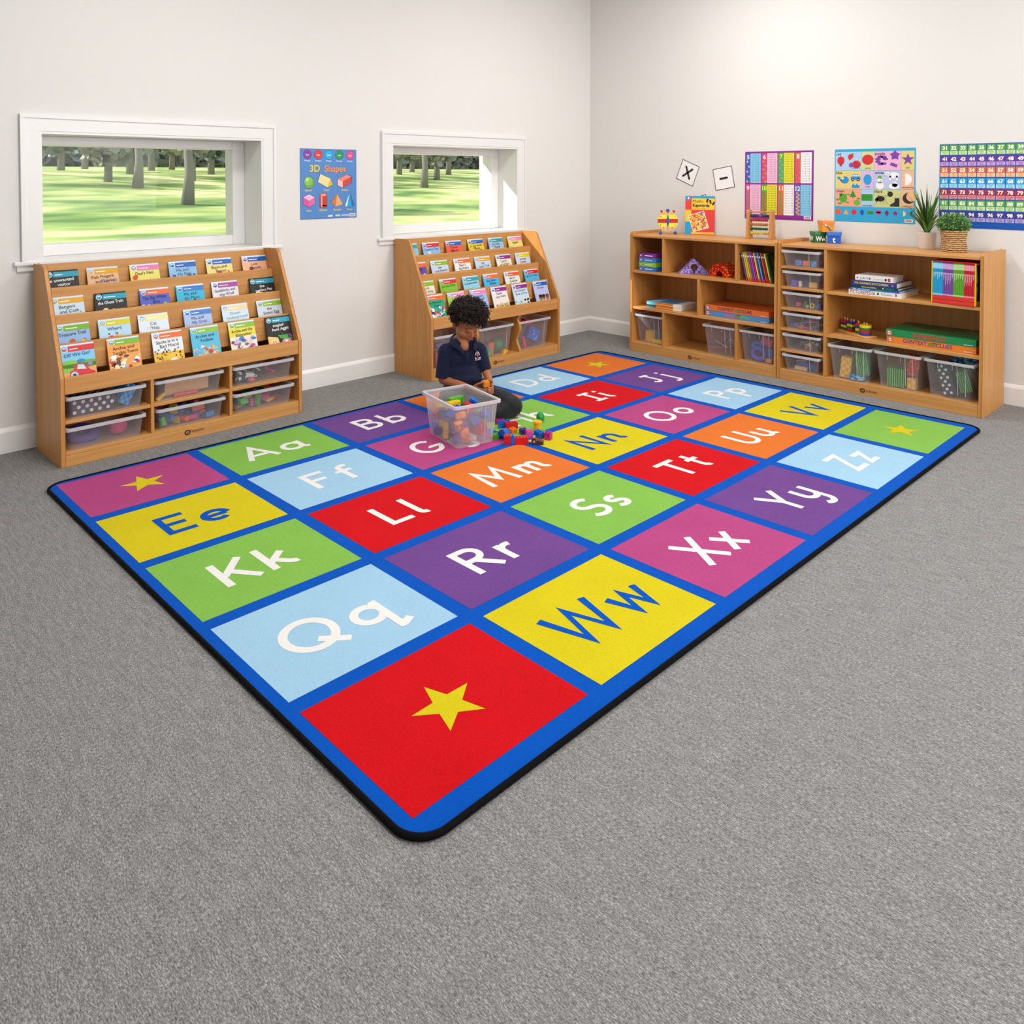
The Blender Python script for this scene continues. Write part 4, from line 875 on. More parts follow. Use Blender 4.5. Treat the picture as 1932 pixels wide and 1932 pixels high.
L2 = [[('#7cc3dc', '#2a9cb0', '#20486a', ['nelly'], None), ('#8cb8e6', '#d8202c', '#32507c', ['Come-in Dog'], S(['#b8322c', '#e8d8c0'], .08, .11, 4)), ('#e2583c', '#0f62c0', '#6a1c18', ['Travels', 'Away'], S(['#f0a03c', '#8c2418'], .08, .11, 4)), ('#e8c430', '#0f62c0', '#7a5a18', ['to the Sandy', 'beach'], S(['#c83c24', '#4a8c34'], .08, .12, 6)), ('#9cbcd8', '#1f98a0', '#2c4058', ['Un Tiny', 'Tiptoe'], S(['#e8e4e0', '#efe0dc'], .08, .11, 3)), ('#e6d67c', '#de86ac', '#2c2a18', ['Splash!'], None)],
      [('#5b44a0', '#e8641e', '#1f1840', ['red Frog'], S(['#e2709c', '#f0b8d0', '#ffffff'], .075, .10, 6)), ('#c6cfe6', '#84b324', '#3a3a58', ['the', 'Lost Kittens'], S(['#8cbf34'], .066, .08, 9)), ('#e8e4e0', '#e8641e', '#26221c', ["Plato's", 'Big Maths'], None), ('#c0d2e4', '#dca424', '#46586a', ['the', 'Lunar Trek'], None), ('#e6e2cc', '#8c2388', '#5c6a4a', ['Lizards', 'are Noisy'], S(['#2f7a3a', '#c8402c', '#1f3a24'], .07, .10, 9)), ('#c8d4ea', '#d8cc14', '#2c3244', ['A New', 'Hat'], S(['#e8c43c', '#d8988c'], .07, .11, 4))],
      [('#e6ddca', '#84b324', '#6a624c', ['World', 'Your Song'], S(['#e8b8a0', '#b8a8c0'], .055, .09, 8)), ('#7dbb2c', '#d8202c', '#33591c', ['Just Like Them'], S(['#f0a8b8', '#e8e8e8', '#5a3a2a', '#5cb0d8'], .055, .09, 7)), ('#8fcbe4', '#2a9ca4', '#1f4a58', ['Cooperative'], S(['#d82c2c', '#58a83c', '#58a83c'], .055, .085, 8)), ('#48b0e4', '#ee6a2a', '#122a4a', ['The Silver', 'Whale'], S(['#3a62a8', '#8c6ac0'], .055, .09, 5)), ('#e2e6e0', '#e85a1a', '#2a2c22', ["Harry's", 'Surprise'], S(['#5aa034', '#3a2a20', '#c8a060'], .055, .09, 9)), ('#50b4e0', '#e01c20', '#28587a', ['No More Trains'], S(['#e8704c', '#f0f0f0'], .055, .085, 4))],
      [('#11a07c', '#f0641a', '#0c3c30', ['the Monster', 'Train'], S(['#2c4ad0', '#e8402c', '#f0d83a', '#d8c0f0', '#ffffff', '#18305c'], .01, .10, 46)), ('#9cc850', '#e48cb8', '#35501c', ['Go', 'Jelly'], None), ('#9cb4e6', '#ee84b4', '#3a4068', ['Knit and', 'Purl'], S(['#e8d83a'], .01, .05, 12)), ('#e8e2e2', '#8c2388', '#7a6a74', ['Rabbit', 'Says Hello'], S(['#c8b46a', '#b4c47c', '#e07a3c', '#d8c898'], .01, .06, 30)), ('#c6dcea', '#8c2388', '#5a6a7a', ['Girl Panther', 'Runs a Party'], S(['#1c1a1c', '#2c2a2c', '#7ab43c', '#f0d8b8'], .01, .07, 16)), ('#b9c0ea', '#0f62c0', '#5a5a94', ['Friends'], art_girl)]]
X1 = [[.040, .225, .428, .625, .828, 1.035], [.035, .230, .441, .625, .816, 1.033], [.032, .218, .402, .627, .832, 1.032], [.022, .225, .431, .621, .822, 1.032]]
X2 = [[.022, .211, .413, .619, .817, 1.016], [.022, .210, .412, .603, .808, 1.005], [.022, .215, .416, .605, .811, 1.012], [.024, .206, .402, .595, .797, 1.008]]
tier = ['top', 'second', 'third', 'bottom']
CN = {'#141416': 'black', '#e3b184': 'tan', '#e6dc6e': 'yellow'}
def cname(h):
    h = h.lstrip('#'); r_, g_, b_ = (int(h[i:i+2], 16) for i in (0, 2, 4)); mx, mn = max(r_, g_, b_), min(r_, g_, b_)
    if mx < 60: return 'black'
    if mn > 190 and mx - mn < 40: return 'pale'
    if mn > 195: return 'pale'
    import colorsys
    hh, s_, v_ = colorsys.rgb_to_hsv(r_ / 255, g_ / 255, b_ / 255); hh *= 360
    nm = 'red' if hh < 14 or hh > 345 else 'orange' if hh < 42 else 'yellow' if hh < 66 else 'green' if hh < 160 else 'teal' if hh < 192 else 'blue' if hh < 235 else 'purple' if hh < 300 else 'pink'
    return ('light ' if v_ > .8 and s_ < .45 else '') + nm
for F_, LS, XS, nmz in ((FB1, L1, X1, 'near'), (FB2, L2, X2, 'far')):
    for k in range(4):
        for i in range(6):
            ztop = [.845, .727, .610, .530][k]
            c, bnd = LS[k][i][0], LS[k][i][1]
            lab = '%s picture book with %s band, %s from left, %s row of %s display unit' % (cname(c), cname(bnd).replace('light ', ''), ORD[i], tier[k], nmz)
            picture_book(F_, XS[k][i], ztop + .0012 - .192 * math.cos(R(19)), TIER_Y[k] - .0012, 19, LS[k][i], lab, 'picture books on the %s display unit' % nmz)
# ------------------------------------------------------------------ things on and in the shelf units
TOP = .868
CAMR = lambda F_deg: -44.6 - F_deg       # local turn that faces the middle of the room
# --- on the corner unit: toy clock, maths book, abacus
t = thing('toy_clock', FU1 @ T(.200, .190, TOP) @ RZ(45.5), 'small striped wooden toy clock with red knobs and blue feet, on the corner shelf unit', 'clock')
PINE = P_('#e0b27c', .5)
q = MB(); q.cyl((0, -.006, .100), (0, .006, .100), .076, PINE, n=40, smooth=False); q.build('face', t, bev=.001)
q = MB(); q.P = PF(0, -.006, .100)
def band(y0, y1, m, L=1):
    r_ = .075; a = [(-math.sqrt(r_ ** 2 - y * y), y) for y in (y0, (y0 + y1) / 2, y1)]; q.flat([(-x, y) for x, y in a] + a[::-1], m, L)
band(.016, .048, P_('#e8e23a')); band(-.014, .016, P_('#c2121f')); band(-.044, -.014, P_('#e8e23a'))
for i in range(12):
    a = R(90 - 30 * i); q.text(str(i or 12), .063 * math.cos(a), .063 * math.sin(a) - .004, .015, INK, 3, bold=.02)
q.build('dial_print', t)
q = MB(); q.prism([(-.008, .02), (-.008, -.02), (0, -.050), (.008, -.02), (.008, .02), (0, .050)], -.010, -.006, P_('#2058a8'), 'y', T(0, 0, .100)); q.cyl((0, -.012, .1), (0, -.010, .1), .003, INK, n=10); q.build('hands', t)
for s_ in (-1, 1):
    q = MB(); q.cyl((s_ * .033, 0, .034), (s_ * .050, -.012, .016), .003, PINE, n=8); lg = q.build('leg', t)
    q = MB(); q.sph((s_ * .055, -.014, .0125), .0125, P_('#1f4f9e', .3)); q.build('foot', lg)
    q = MB(); q.cyl((s_ * .040, 0, .160), (s_ * .045, 0, .168), .003, PINE, n=8); q.sph((s_ * .046, 0, .172), .0095, P_('#c2121f', .3)); q.build('knob', t)
q = MB(); q.cyl((0, -.006, .176), (0, .006, .176), .014, P_('#1f4f9e', .3), n=20); q.build('cap', t)

t = thing('maths_book', FU1 @ T(.3835, .334, TOP + .0004) @ RZ(24) @ RX(-4), 'tall red and yellow maths book standing upright on the corner shelf unit', 'book')
BW, BH = .212, .286
q = MB(); q.box(-BW / 2, BW / 2, -.010, -.009, 0, BH, P_('#e23b3a')); q.box(-BW / 2, BW / 2, -.001, 0, 0, BH, P_('#e23b3a')); q.box(-BW / 2 - .0005, -BW / 2, -.010, 0, 0, BH, P_('#e23b3a')); q.build('cover', t)
q = MB(); q.box(-BW / 2 + .001, BW / 2 - .003, -.009, -.001, .002, BH - .002, PAPER); q.build('pages', t)
q = MB(); q.P = PF(-BW / 2, -.010, 0)
q.rect(0, 0, .044, .095, P_('#12a0d6')); q.rect(0, .095, .044, .088, P_('#e8c832')); q.rect(0, .255, .036, .031, P_('#1a94cf'), 2); q.disc(.022, .270, .006, WHT, 3, .009)
q.rect(.046, .268, .166, .018, P_('#12a0d6')); q.rect(.046, .184, .166, .084, P_('#ecc733'))
q.text('Maths', .054, .236, .034, INK, 2, 'L', .035); q.text('Keywords', .054, .205, .034, INK, 2, 'L', .035, maxw=.122); q.rect(.054, .192, .10, .004, P_('#ef8a2a'), 2)
for x, y, a in ((.160, .252, -15), (.182, .244, 10), (.204, .232, -30)):
    c, s_ = math.cos(R(a)), math.sin(R(a)); q.flat([(x + u_ * c - v_ * s_, y + u_ * s_ + v_ * c) for u_, v_ in ((-.007, -.014), (.007, -.014), (.007, .014), (-.007, .014))], P_('#3a1f26'), 3)
q.rect(.046, .004, .166, .014, P_('#ecc733'), 2); q.text('- - - - - - -', .150, .008, .010, INK, 3)
RN = random.Random(3); X0 = Vector((.062, .022)); ex = Vector((math.cos(R(17)), math.sin(R(17)))); ey = Vector((-ex.y, ex.x))
q.flat([tuple(X0 + ex * a + ey * b_) for a, b_ in ((-.004, -.004), (.116, -.004), (.116, .126), (-.004, .126))], WHT, 3)
q.flat([tuple(X0 + ex * a + ey * b_) for a, b_ in ((0, 0), (.112, 0), (.112, .122), (0, .122))], P_('#efc51c'), 4)
for i in range(10):
    for j in range(11):
        if (i + j) % 2 == 0 or RN.random() < .45:
            c = X0 + ex * (.0112 * i + .0056) + ey * (.0111 * j + .0055); a = RN.uniform(.0035, .0055)
            q.flat([tuple(c + ex * u_ * a + ey * v_ * a) for u_, v_ in ((-1, -1), (1, -1), (1, 1), (-1, 1))], P_(RN.choice(['#d8232e', '#d8232e', '#2b62b8', '#ef8a1c', '#e8e4e6', '#c23a7a'])), 5)
q.build('cover_print', t)

t = thing('abacus', FU1 @ T(.905, .272, TOP) @ RZ(8), 'wooden abacus with rows of coloured beads at the right end of the corner unit', 'abacus')
for s_ in (-1, 1):
    q = MB(); x = s_ * .080
    q.prism([(-.040, 0), (-.040, .012), (-.024, .190), (-.018, .198), (.018, .198), (.024, .190), (.040, .012), (.040, 0)], x - .0095, x + .0095, P_('#c68c4e', .5), 'x'); q.build('side_board', t, bev=.002)
for i, c in enumerate(['#20376e', '#b81d2c', '#c07a3c', '#14623a', '#e0c41e']):
    z = .160 - .030 * i
    q = MB(); q.cyl((-.0712, 0, z), (.0712, 0, z), .0022, P_('#c9a271'), n=8); rd = q.build('rod', t)
    for k in range(10):
        q = MB(); x = -.064 + .0121 * k + (.014 if i == 0 and k > 4 else 0) + (.008 if i == 4 and k > 5 else 0)
        q.sph((x, 0, z), (.0060, .0108, .0108), P_(c, .3), 10, 7); q.build('bead', rd)
q = MB(); q.cyl((-.0712, 0, .186), (.0712, 0, .186), .005, P_('#c68c4e', .5), n=10); q.build('top_rod', t)

# --- corner unit, cubbies
def puzzle_box(F, x, y, z, w_, d, h, col, lab, name='game_box', rot=0, prt=None, grp=None, trim=None):
    t = thing(name, F @ T(x, y, z) @ RZ(rot), lab, 'box', grp)
    q = MB(); q.box(-w_ / 2, w_ / 2, 0, d, 0, h, P_(col, .35)); q.build('carton', t, bev=.0012)
    if prt: q = MB(); q.P = PF(-w_ / 2, 0, 0); prt(q, w_, h); q.build('box_print', t)
    return t
def jig(word):
    def fn(q, w_, h): q.rect(.010, .009, .020, h - .018, P_('#c86a5c'), 1); q.disc(.020, h / 2, .005, WHT, 2); q.rect(w_ * .36, h * .42, w_ * .46, h * .16, WHT, 2)
    return fn
for i, (c, nm) in enumerate((('#2d74c4', 'mid blue'), ('#86bf2a', 'lime green'), ('#2f7ccb', 'bright blue'), ('#7a2786', 'purple'))):
    puzzle_box(FU1, .1445, .012, .6023 + .0328 * i, .150, .150, .0322, c, '%s puzzle box, %s in the stack in the top left cubby' % (nm, ['bottom', 'second from bottom', 'third from bottom', 'topmost'][i]), 'puzzle_box', prt=jig('puzzle' if 0 else '~~~~~'), grp='small puzzle boxes')
PURF = fabric('lilac_leaf_fabric', '#8062cc', '#cdc2f6', 'blot', 85)
t = tag(bpy.data.objects.new('soft_block', None), 'purple patterned triangular soft block with a round hole, in the wide top cubby', 'soft block'); COL.objects.link(t); t.matrix_world = FU1 @ T(.448, .155, .6022) @ RZ(38)
q = MB()
pl = [(-.104, 0), (-.006, 0), (-.006, .026)] + [( .0235 * math.cos(R(a)), .048 + .0235 * math.sin(R(a))) for a in range(-105, -436, -15)][::1] + [(.006, .026), (.006, 0), (.104, 0), (.100, .008), (.006, .106), (-.006, .106), (-.100, .008)]
q.prism(pl, -.045, .045, PURF, 'y'); o = q.build('padded_body', t)
REDF = fabric('red_star_fabric', '#c41c1c', '#f0921e', 'dots', 62)
t = thing('soft_block', FU1 @ T(.700, .150, .6022) @ RZ(-8), 'red padded arch block with orange spots, right of the purple triangle', 'soft block')
q = MB(); ou = arc(0, 0, .084, .092, 0, 180, 20); inn = arc(0, 0, .036, .046, 180, 0, 12)
q.prism(ou + inn, -.055, .055, REDF, 'y'); q.build('padded_body', t, bev=.004)
# leaning thin books
lean_c = ['#8c3c96', '#b5d133', '#d8c832', '#e8742a', '#3a5fc0', '#d4409a', '#8c2c84', '#e6dc3a', '#6c2c8c', '#46a8dc', '#20324c', '#d84a2a', '#8c1c2c', '#e0dc4a']
nm = ['plum', 'lime', 'gold', 'orange', 'royal blue', 'pink', 'magenta', 'yellow', 'violet', 'sky blue', 'navy', 'brick red', 'maroon', 'lemon']
for i in range(14):
    t = thing('reading_book', FU1 @ T(.938 + .0128 * i, .030, .6024) @ RY(-13.5), '%s thin book, %s from left in the leaning row in the top right cubby' % (nm[i], ORD[i]), 'book', 'thin books leaning in the top right cubby')
    q = MB(); C_ = P_(lean_c[i], .35); q.box(0, .0008, 0, .150, 0, .196, C_); q.box(.0062, .007, 0, .150, 0, .196, C_); q.box(0, .007, -.0006, 0, 0, .196, C_); q.box(0, .007, -.0009, -.0006, .0, .022, P_('#d8202c')); q.box(0, .007, -.0009, -.0006, .165, .176, P_('#f0eee6')); q.build('cover', t)
    q = MB(); q.box(.0008, .0062, .0006, .147, .002, .194, PAPER); q.build('pages', t)
t = thing('reading_book', FU1 @ T(.938 + .0128 * 14, .030, .6024) @ RY(-13.5), 'dark green book with a brown creature, cover showing, right end of leaning row', 'book', None)
q = MB(); C_ = P_('#1c4424', .35); q.box(0, .0008, 0, .150, 0, .196, C_); q.box(.0082, .009, 0, .150, 0, .196, C_); q.box(0, .009, -.0006, 0, 0, .196, C_); q.build('cover', t)
q = MB(); q.box(.0008, .0082, .0006, .147, .002, .194, PAPER); q.build('pages', t)
q = MB(); q.P = Matrix(((0, 0, 1, .009), (1, 0, 0, 0), (0, 1, 0, 0), (0, 0, 0, 1))); q.flat([(.045, .175), (.06, .18), (.085, .12), (.13, .085), (.12, .07), (.06, .075), (.052, .11)], P_('#8a6440'), 1); q.disc(.09, .03, .035, P_('#14301a'), 1, .02); q.text('~~~', .09, .172, .03, P_('#a8a888'), 1); q.build('cover_print', t)
# flat stack of four
for i in range(4):
    t = thing('workbook', FU1 @ T(.114 + [0, .002, .001, 0][i], .050 + .002 * (i % 2), .3324 + .0108 * i), 'thin striped workbook lying flat, %s of four in the middle left cubby' % ['bottom', 'second from bottom', 'second from top', 'topmost'][i], 'book', 'flat workbooks in the middle left cubby')
    q = MB(); q.box(0, .300, 0, .215, .0005, .0102, PAPER); q.build('pages', t, bev=.001)
    q = MB(); q.box(-.0006, .230, -.0006, .2155, .0102, .0108, P_('#5f9cc4')); q.box(-.0006, .230, -.0006, .2155, 0, .0005, P_('#c22030')); q.box(-.0006, .080, -.0012, 0, 0, .0106, P_(['#2f7f9c', '#2c3c38', '#8cd0dc', '#62c0d8'][i])); q.box(.080, .230, -.0012, 0, 0, .0106, P_(['#c41c30', '#d8b83a', '#d84c30', '#e0a03c'][i])); q.box(.085, .230, -.0014, -.001, .0045, .0085, P_(['#e8c23a', '#d02034', '#e8d040', '#d02a34'][i])); q.build('cover', t)
def game(F, x, y, z, w_, d, c, words, ink, lab, ink2=None, top=None):
    def prt(q, w_, h):
        q.rect(.006, .006, .028, h - .012, P_('#d4685a' if c != '#e6702c' else '#5f86b8'), 1); q.rect(.012, .010, .016, .006, WHT, 2); q.rect(.012, .021, .014, .006, WHT, 2)
        if len(words) == 1: q.text(words[0], w_ * .5, h * .22, .034, P_(ink), 2, bold=.02, maxw=w_ * .42)
        else:
            q.text(words[0], w_ * .47, h * .28, .030, P_(ink), 2, 'R', .02, maxw=.13); q.text(words[1], w_ * .57, h * .28, .030, P_(ink2 or ink), 2, 'L', .02, maxw=.12)
            q.rect(w_ * .48, h * .2, .040, h * .55, P_('#8c7a3c'), 1); q.flat([(w_ * .48, h * .7), (w_ * .48 + .040, h * .85), (w_ * .48 + .044, h * .7)], P_('#4a3a20'), 2)
        q.rect(w_ - .06, .006, .045, .004, P_('#c9d4de'), 1)
    t = puzzle_box(F, x, y, z, w_, d, .0378, c, lab, 'board_game', prt=prt)
    if top: q = MB(); q.P = T(-w_ / 2, 0, .0378); top(q, w_, d); q.build('lid_print', t)
game(FU1, .849, .055, .3323, .478, .285, '#4a90cf', ['Cause', 'Effect'], '#e84a6c', 'long blue board game box, bottom of the pair in the corner unit', '#5ac060')
game(FU1, .848, .053, .3705, .476, .285, '#e6702c', ['CONTEXT', 'CLUES'], '#27345c', 'long orange board game box lying on the blue one in the corner unit')
# --- tray unit
def tub(F, x, y, z, rot, col, rim, word, lab, s_=.078, inkc='#ffffff'):
    t = thing('lidded_tub', F @ T(x, y, z) @ RZ(rot), lab, 'tub', 'small lidded tubs on the tray unit')
    q = MB(); q.frus(0, .054, s_ / 2 - .003, s_ / 2 - .003, s_ / 2, s_ / 2, P_(col, .3), r=.004, n=2); q.build('tub_body', t)
    q = MB(); q.frus(.050, .072, s_ / 2 + .003, s_ / 2 + .003, s_ / 2 + .004, s_ / 2 + .004, P_(rim, .3), r=.005, n=2); q.build('lid', t, bev=.001)
    q = MB()
    for k in range(4):
        q.P = RZ(90 * k) @ PF(0, -s_ / 2 - .0042, 0)
        for i in range(3): q.stroke(arc(-.025 + .024 * i, .056, .009, .010, 0, 180, 8), .0018, P_({'#0d6b2c': '#5fb06a', '#1f62cf': '#8fb8f0'}.get(col, '#f8b96a')), 1)
        if word == 'brush':
            if k == 0: q.stroke([(-.022, .048), (.002, .026), (.020, .006)], .006, P_('#1d4fa0'), 1); q.stroke([(-.024, .050), (-.012, .039)], .0075, WHT, 2)
        else: q.text(word if k == 0 else word[0] * 2, 0, .008 + .004 * (len(word) > 1), .052 if len(word) == 1 else .044, P_(inkc), 1, bold=.02, maxw=s_ * .8)
    q.build('lettering', t)
tub(FU2, .123, .298, TOP, 46, '#0d6b2c', '#137a36', 'Ww', 'green lidded tub lettered in white on the tray unit')
tub(FU2, .228, .305, TOP, 22, '#1f62cf', '#2a6fdc', 't', 'blue lidded tub with a white letter, right of the green one', .082)
tub(FU2, .172, .305, TOP + .0725, 46, '#f09a14', '#ee8a26', 'brush', 'orange tub with a paintbrush picture stacked on the green and blue tubs')
# plants
t = thing('potted_plant', FU2 @ T(.785, .318, TOP), 'spiky grass-leaved plant in a plain white pot', 'plant')
q = MB(); POT = P_('#ece7e4', .35)
pr = [(.030, 0), (.044, 0), (.047, .004), (.052, .096), (.054, .100), (.050, .100), (.048, .085), (0, .085)]
n = 32; vs = [(a * math.cos(2 * PI * i / n), a * math.sin(2 * PI * i / n), z) for a, z in pr for i in range(n)]
q.add(vs, [(j * n + i, j * n + (i + 1) % n, (j + 1) * n + (i + 1) % n, (j + 1) * n + i) for j in range(len(pr) - 1) for i in range(n)] + [tuple(range(n - 1, -1, -1))], POT, True); q.build('pot', t)
GRS = [P_('#3f6b2a', .5), P_('#5a8a34', .5), P_('#27451f', .5), P_('#6d9a3e', .5)]
q = MB(); rl = random.Random(11)
for i in range(56):
    a = rl.uniform(0, 2 * PI); L = rl.uniform(.20, .33); out = rl.uniform(.02, .17) * (1.0 if i % 3 else 1.25); w0 = rl.uniform(.0058, .0098); pts = []
    droop = rl.uniform(0, .05) if out < .12 else rl.uniform(.04, .10)
    for k in range(9):
        s_ = k / 8; rad = .008 + out * s_ ** 1.5; z = .085 + L * s_ - droop * s_ ** 3 - (L * .25 * s_ if out > .13 else 0)
        yy = rad * math.sin(a); yy = yy * .42 if yy > 0 else yy
        pts.append(Vector((rad * math.cos(a), yy, z)))
    sd = Vector((-math.sin(a), math.cos(a), 0)); vs = []
    for k, p in enumerate(pts):
        w_ = w0 * (1 - (k / 8) ** 2) + .0004; vs += [tuple(p - sd * w_), tuple(p + Vector((math.cos(a), math.sin(a), 0)) * w_ * .35 * -1), tuple(p + sd * w_)]
    q.add(vs, [(3 * k + j, 3 * k + j + 1, 3 * k + j + 4, 3 * k + j + 3) for k in range(8) for j in (0, 1)], GRS[i % 4], True)
q.build('leaves', t)
t = thing('potted_plant', FU2 @ T(.955, .240, TOP), 'round bushy green plant in a woven straw basket', 'plant')
BK = mat('woven_straw', '#c39a6a', .8); ns, ls, b = nodes(BK)
wv = ns.new('ShaderNodeTexWave'); wv.bands_direction = 'Z'; wv.inputs['Scale'].default_value = 28; wv.inputs['Distortion'].default_value = 5; wv.inputs['Detail Scale'].default_value = 2.2; ls.new(coords(ns, ls), wv.inputs['Vector'])
ls.new(ramp(ns, ls, wv.outputs['Fac'], [(.1, '#8a6238'), (.5, '#c09763'), (.9, '#dcb98a')]), b.inputs['Base Color']); bump(ns, ls, b, wv.outputs['Fac'], .8, .004)
q = MB(); n = 48
for j in range(11):                          # coiled straw courses
    z = .006 + j * .0112; rr0 = .061 + .003 * math.sin(j * .9)
    q.tube([(rr0 * (1 + .018 * math.sin(9 * 2 * PI * i / n + j * PI)) * math.cos(2 * PI * i / n), rr0 * (1 + .018 * math.sin(9 * 2 * PI * i / n + j * PI)) * math.sin(2 * PI * i / n), z) for i in range(n)], .0066, BK, 6, True)
q.cyl((0, 0, .002), (0, 0, .112), .059, BK, n=30); q.build('basket', t)
q = MB(); rl = random.Random(7); LG = [P_('#3f7426', .55), P_('#58902f', .55), P_('#2c5a1e', .55), P_('#74a83c', .55)]
for i in range(1300):
    d = Vector((rl.gauss(0, 1), rl.gauss(0, 1), rl.gauss(0, 1))).normalized(); rad = rl.uniform(.62, 1.0) ** .6
    if d.z < -.55: continue
    p = Vector((d.x * .088 * rad, d.y * .088 * rad, .158 + d.z * .064 * rad)); a = (d + Vector((rl.gauss(0, .7), rl.gauss(0, .7), rl.gauss(0, .7)))).normalized(); b_ = a.orthogonal().normalized(); l_ = rl.uniform(.007, .012)
    q.add([tuple(p), tuple(p + a * l_ * .5 + b_ * l_ * .4), tuple(p + a * l_), tuple(p + a * l_ * .5 - b_ * l_ * .4)], [(0, 1, 2, 3)], LG[i % 4])
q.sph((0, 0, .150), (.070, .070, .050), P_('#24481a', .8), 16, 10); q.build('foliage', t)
# stack of reference books
def bk(F, x0, w_, y, d, z, h, col, lab, prt=None, rot=0, tail_=None):
    t = thing('reference_book', F @ T(x0 + w_ / 2, y, z) @ RZ(rot), lab, 'book', None)
    C_ = P_(col, .35); q = MB(); q.box(-w_ / 2, w_ / 2, 0, d, 0, .0022, C_); q.box(-w_ / 2, w_ / 2, 0, d, h - .0022, h, C_); q.box(-w_ / 2, w_ / 2, -.0015, .001, 0, h, C_); q.build('cover', t)
    q = MB(); q.box(-w_ / 2 + .003, w_ / 2 - .003, .001, d - .003, .0022, h - .0022, PAPER); q.build('pages', t)
    if prt: q = MB(); q.P = PF(-w_ / 2, -.0015, 0); prt(q, w_, h); q.build('spine_print', t)
    return t
z = .5963
def p1(q, w_, h): q.text('PICTUREPEDIA', .008, h * .18, .031, P_('#8c1c30'), 1, 'L', .01, maxw=.15, sx=.8); q.flat([(.165, .006), (.180, .022), (.172, .024)], INK, 1); q.disc(.172, .014, .006, INK, 1); q.rect(.188, .010, .07, .004, P_('#8cb8e0'), 1); q.rect(.188, .018, .06, .003, P_('#8cb8e0'), 1); q.rect(.270, .008, .008, .018, P_('#a83c3c'), 1)
bk(FU2, .452, .302, .012, .270, z, .0275, '#efedec', 'thick white picture encyclopedia at the bottom of the book stack', p1); z += .0279
def p2(q, w_, h): q.rect(.015, .003, .02, .005, P_('#e8d83a'), 1); q.rect(.045, .003, .07, .005, P_('#7cc0ee'), 1); q.rect(.15, .002, .05, .007, P_('#3c8c58'), 1)
bk(FU2, .458, .284, .018, .255, z, .0115, '#0f62b4', 'thin bright blue book, second from bottom of the book stack', p2); z += .0119
def p3(q, w_, h): q.text('Generous Science', .06, .004, .012, P_('#e8c42a'), 1, 'L', .03, maxw=.10); q.disc(.185, .008, .004, WHT, 1); q.rect(.195, .002, .05, .011, P_('#1f6a4c'), 1)
bk(FU2, .464, .270, .020, .240, z, .0135, '#123a4c', 'dark green and navy book in the middle of the book stack', p3); z += .0139
def p4(q, w_, h): q.text("THE CHILDREN'S ENCYCLOPEDIA", .016, .010, .016, P_('#d8cc3c'), 1, 'L', .03, maxw=.20); q.disc(.238, .014, .006, P_('#c87a6c'), 1)
bk(FU2, .464, .262, .022, .235, z, .0305, '#2a3a84', 'thick navy encyclopedia, second from top of the book stack', p4); z += .0309
def p5(q, w_, h):
    q.disc(.014, .014, .005, P_('#c02030'), 1)
    for i, (ch, c) in enumerate(zip('JUNIOR', ['#b83a6c', '#7ab43c', '#3c8cc8', '#e89a3c', '#c83c3c', '#4a4a9c'])): q.text(ch, .030 + .012 * i, .008, .018, P_(c), 1, bold=.03)
    q.text('Dictionary', .105, .009, .016, P_('#8a9a8c'), 1, 'L'); q.rect(.190, .004, .014, .020, P_('#c82030'), 1); q.disc(.178, .014, .006, INK, 1, .009)
bk(FU2, .484, .218, .026, .165, z, .0315, '#f1efee', 'white junior dictionary on top of the book stack', p5)
# boxed set of thin books
t = thing('book_slipcase', FU2 @ T(.918, .004, .5963) @ RZ(-2), 'red and yellow slipcase holding a boxed set of thin books', 'slipcase')
RD, YL = P_('#d3202c', .35), P_('#f0cf14', .35)
q = MB(); q.box(0, .224, 0, .19, 0, .004, RD); q.box(0, .224, 0, .19, .232, .236, RD); q.box(.004, .220, .186, .19, .004, .232, RD); q.build('case_shell', t)
for x0, x1 in ((0, .0042), (.2198, .224)):
    q = MB(); q.box(x0, x1, 0, .19, .004, .232, YL)
    if x1 > .1:
        q.P = Matrix(((0, 0, 1, .224), (1, 0, 0, 0), (0, 1, 0, 0), (0, 0, 0, 1))); q.flat([(.012, .225), (.185, .225), (.185, .010), (.016, .030), (.030, .100), (.012, .118), (.030, .135)], P_('#1c3a48'), 1); q.disc(.09, .165, .045, P_('#10607c'), 2, .035)
    q.build('case_side', t)
cols = ['#189fd8', '#7a4aa0', '#5aa52c', '#c8182e']; rl = random.Random(4)
gname = ['blue', 'purple', 'green', 'crimson']
for i in range(20):
    gq = i // 5; w_ = .0105; x = .0052 + .01068 * i
    t2 = thing('series_book', FU2 @ T(.918, .004, .5963) @ RZ(-2) @ T(x, .003, .0045), '%s spined thin book, %s of its colour group in the slipcase' % (gname[gq], ORD[i % 5]), 'book', 'boxed set books')
    q = MB(); q.box(0, w_, 0, .0012, 0, .226, P_(cols[gq], .35)); q.box(0, .0006, 0, .155, 0, .226, P_(cols[gq], .35)); q.box(w_ - .0006, w_, 0, .155, 0, .226, P_(cols[gq], .35)); q.build('cover', t2)
    q = MB(); q.box(.0006, w_ - .0006, .0012, .152, .002, .224, PAPER); q.build('pages', t2)
    q = MB(); q.P = PF(0, 0, 0); lt = {0: '#9ad6f0', 1: '#c9a8dc', 2: '#b8dc94', 3: '#eb98a4'}[gq]
    q.rect(0, .188, w_, .030, P_(lt), 1); dl = rl.uniform(.02, .07); q.rect(.002, .168 - dl, .003, dl, P_(lt), 1); q.rect(.0062, .168 - dl * .7, .002, dl * .7, P_(lt), 1); q.rect(0, .160, w_, .008, P_(lt), 1)
    q.rect(0, 0, w_, .040, P_('#e0342c'), 1); q.rect(0, .018, w_, .0025, P_('#8c1420'), 2); q.rect(0, .042, w_, .008, P_(lt), 1); q.build('spine_print', t2)
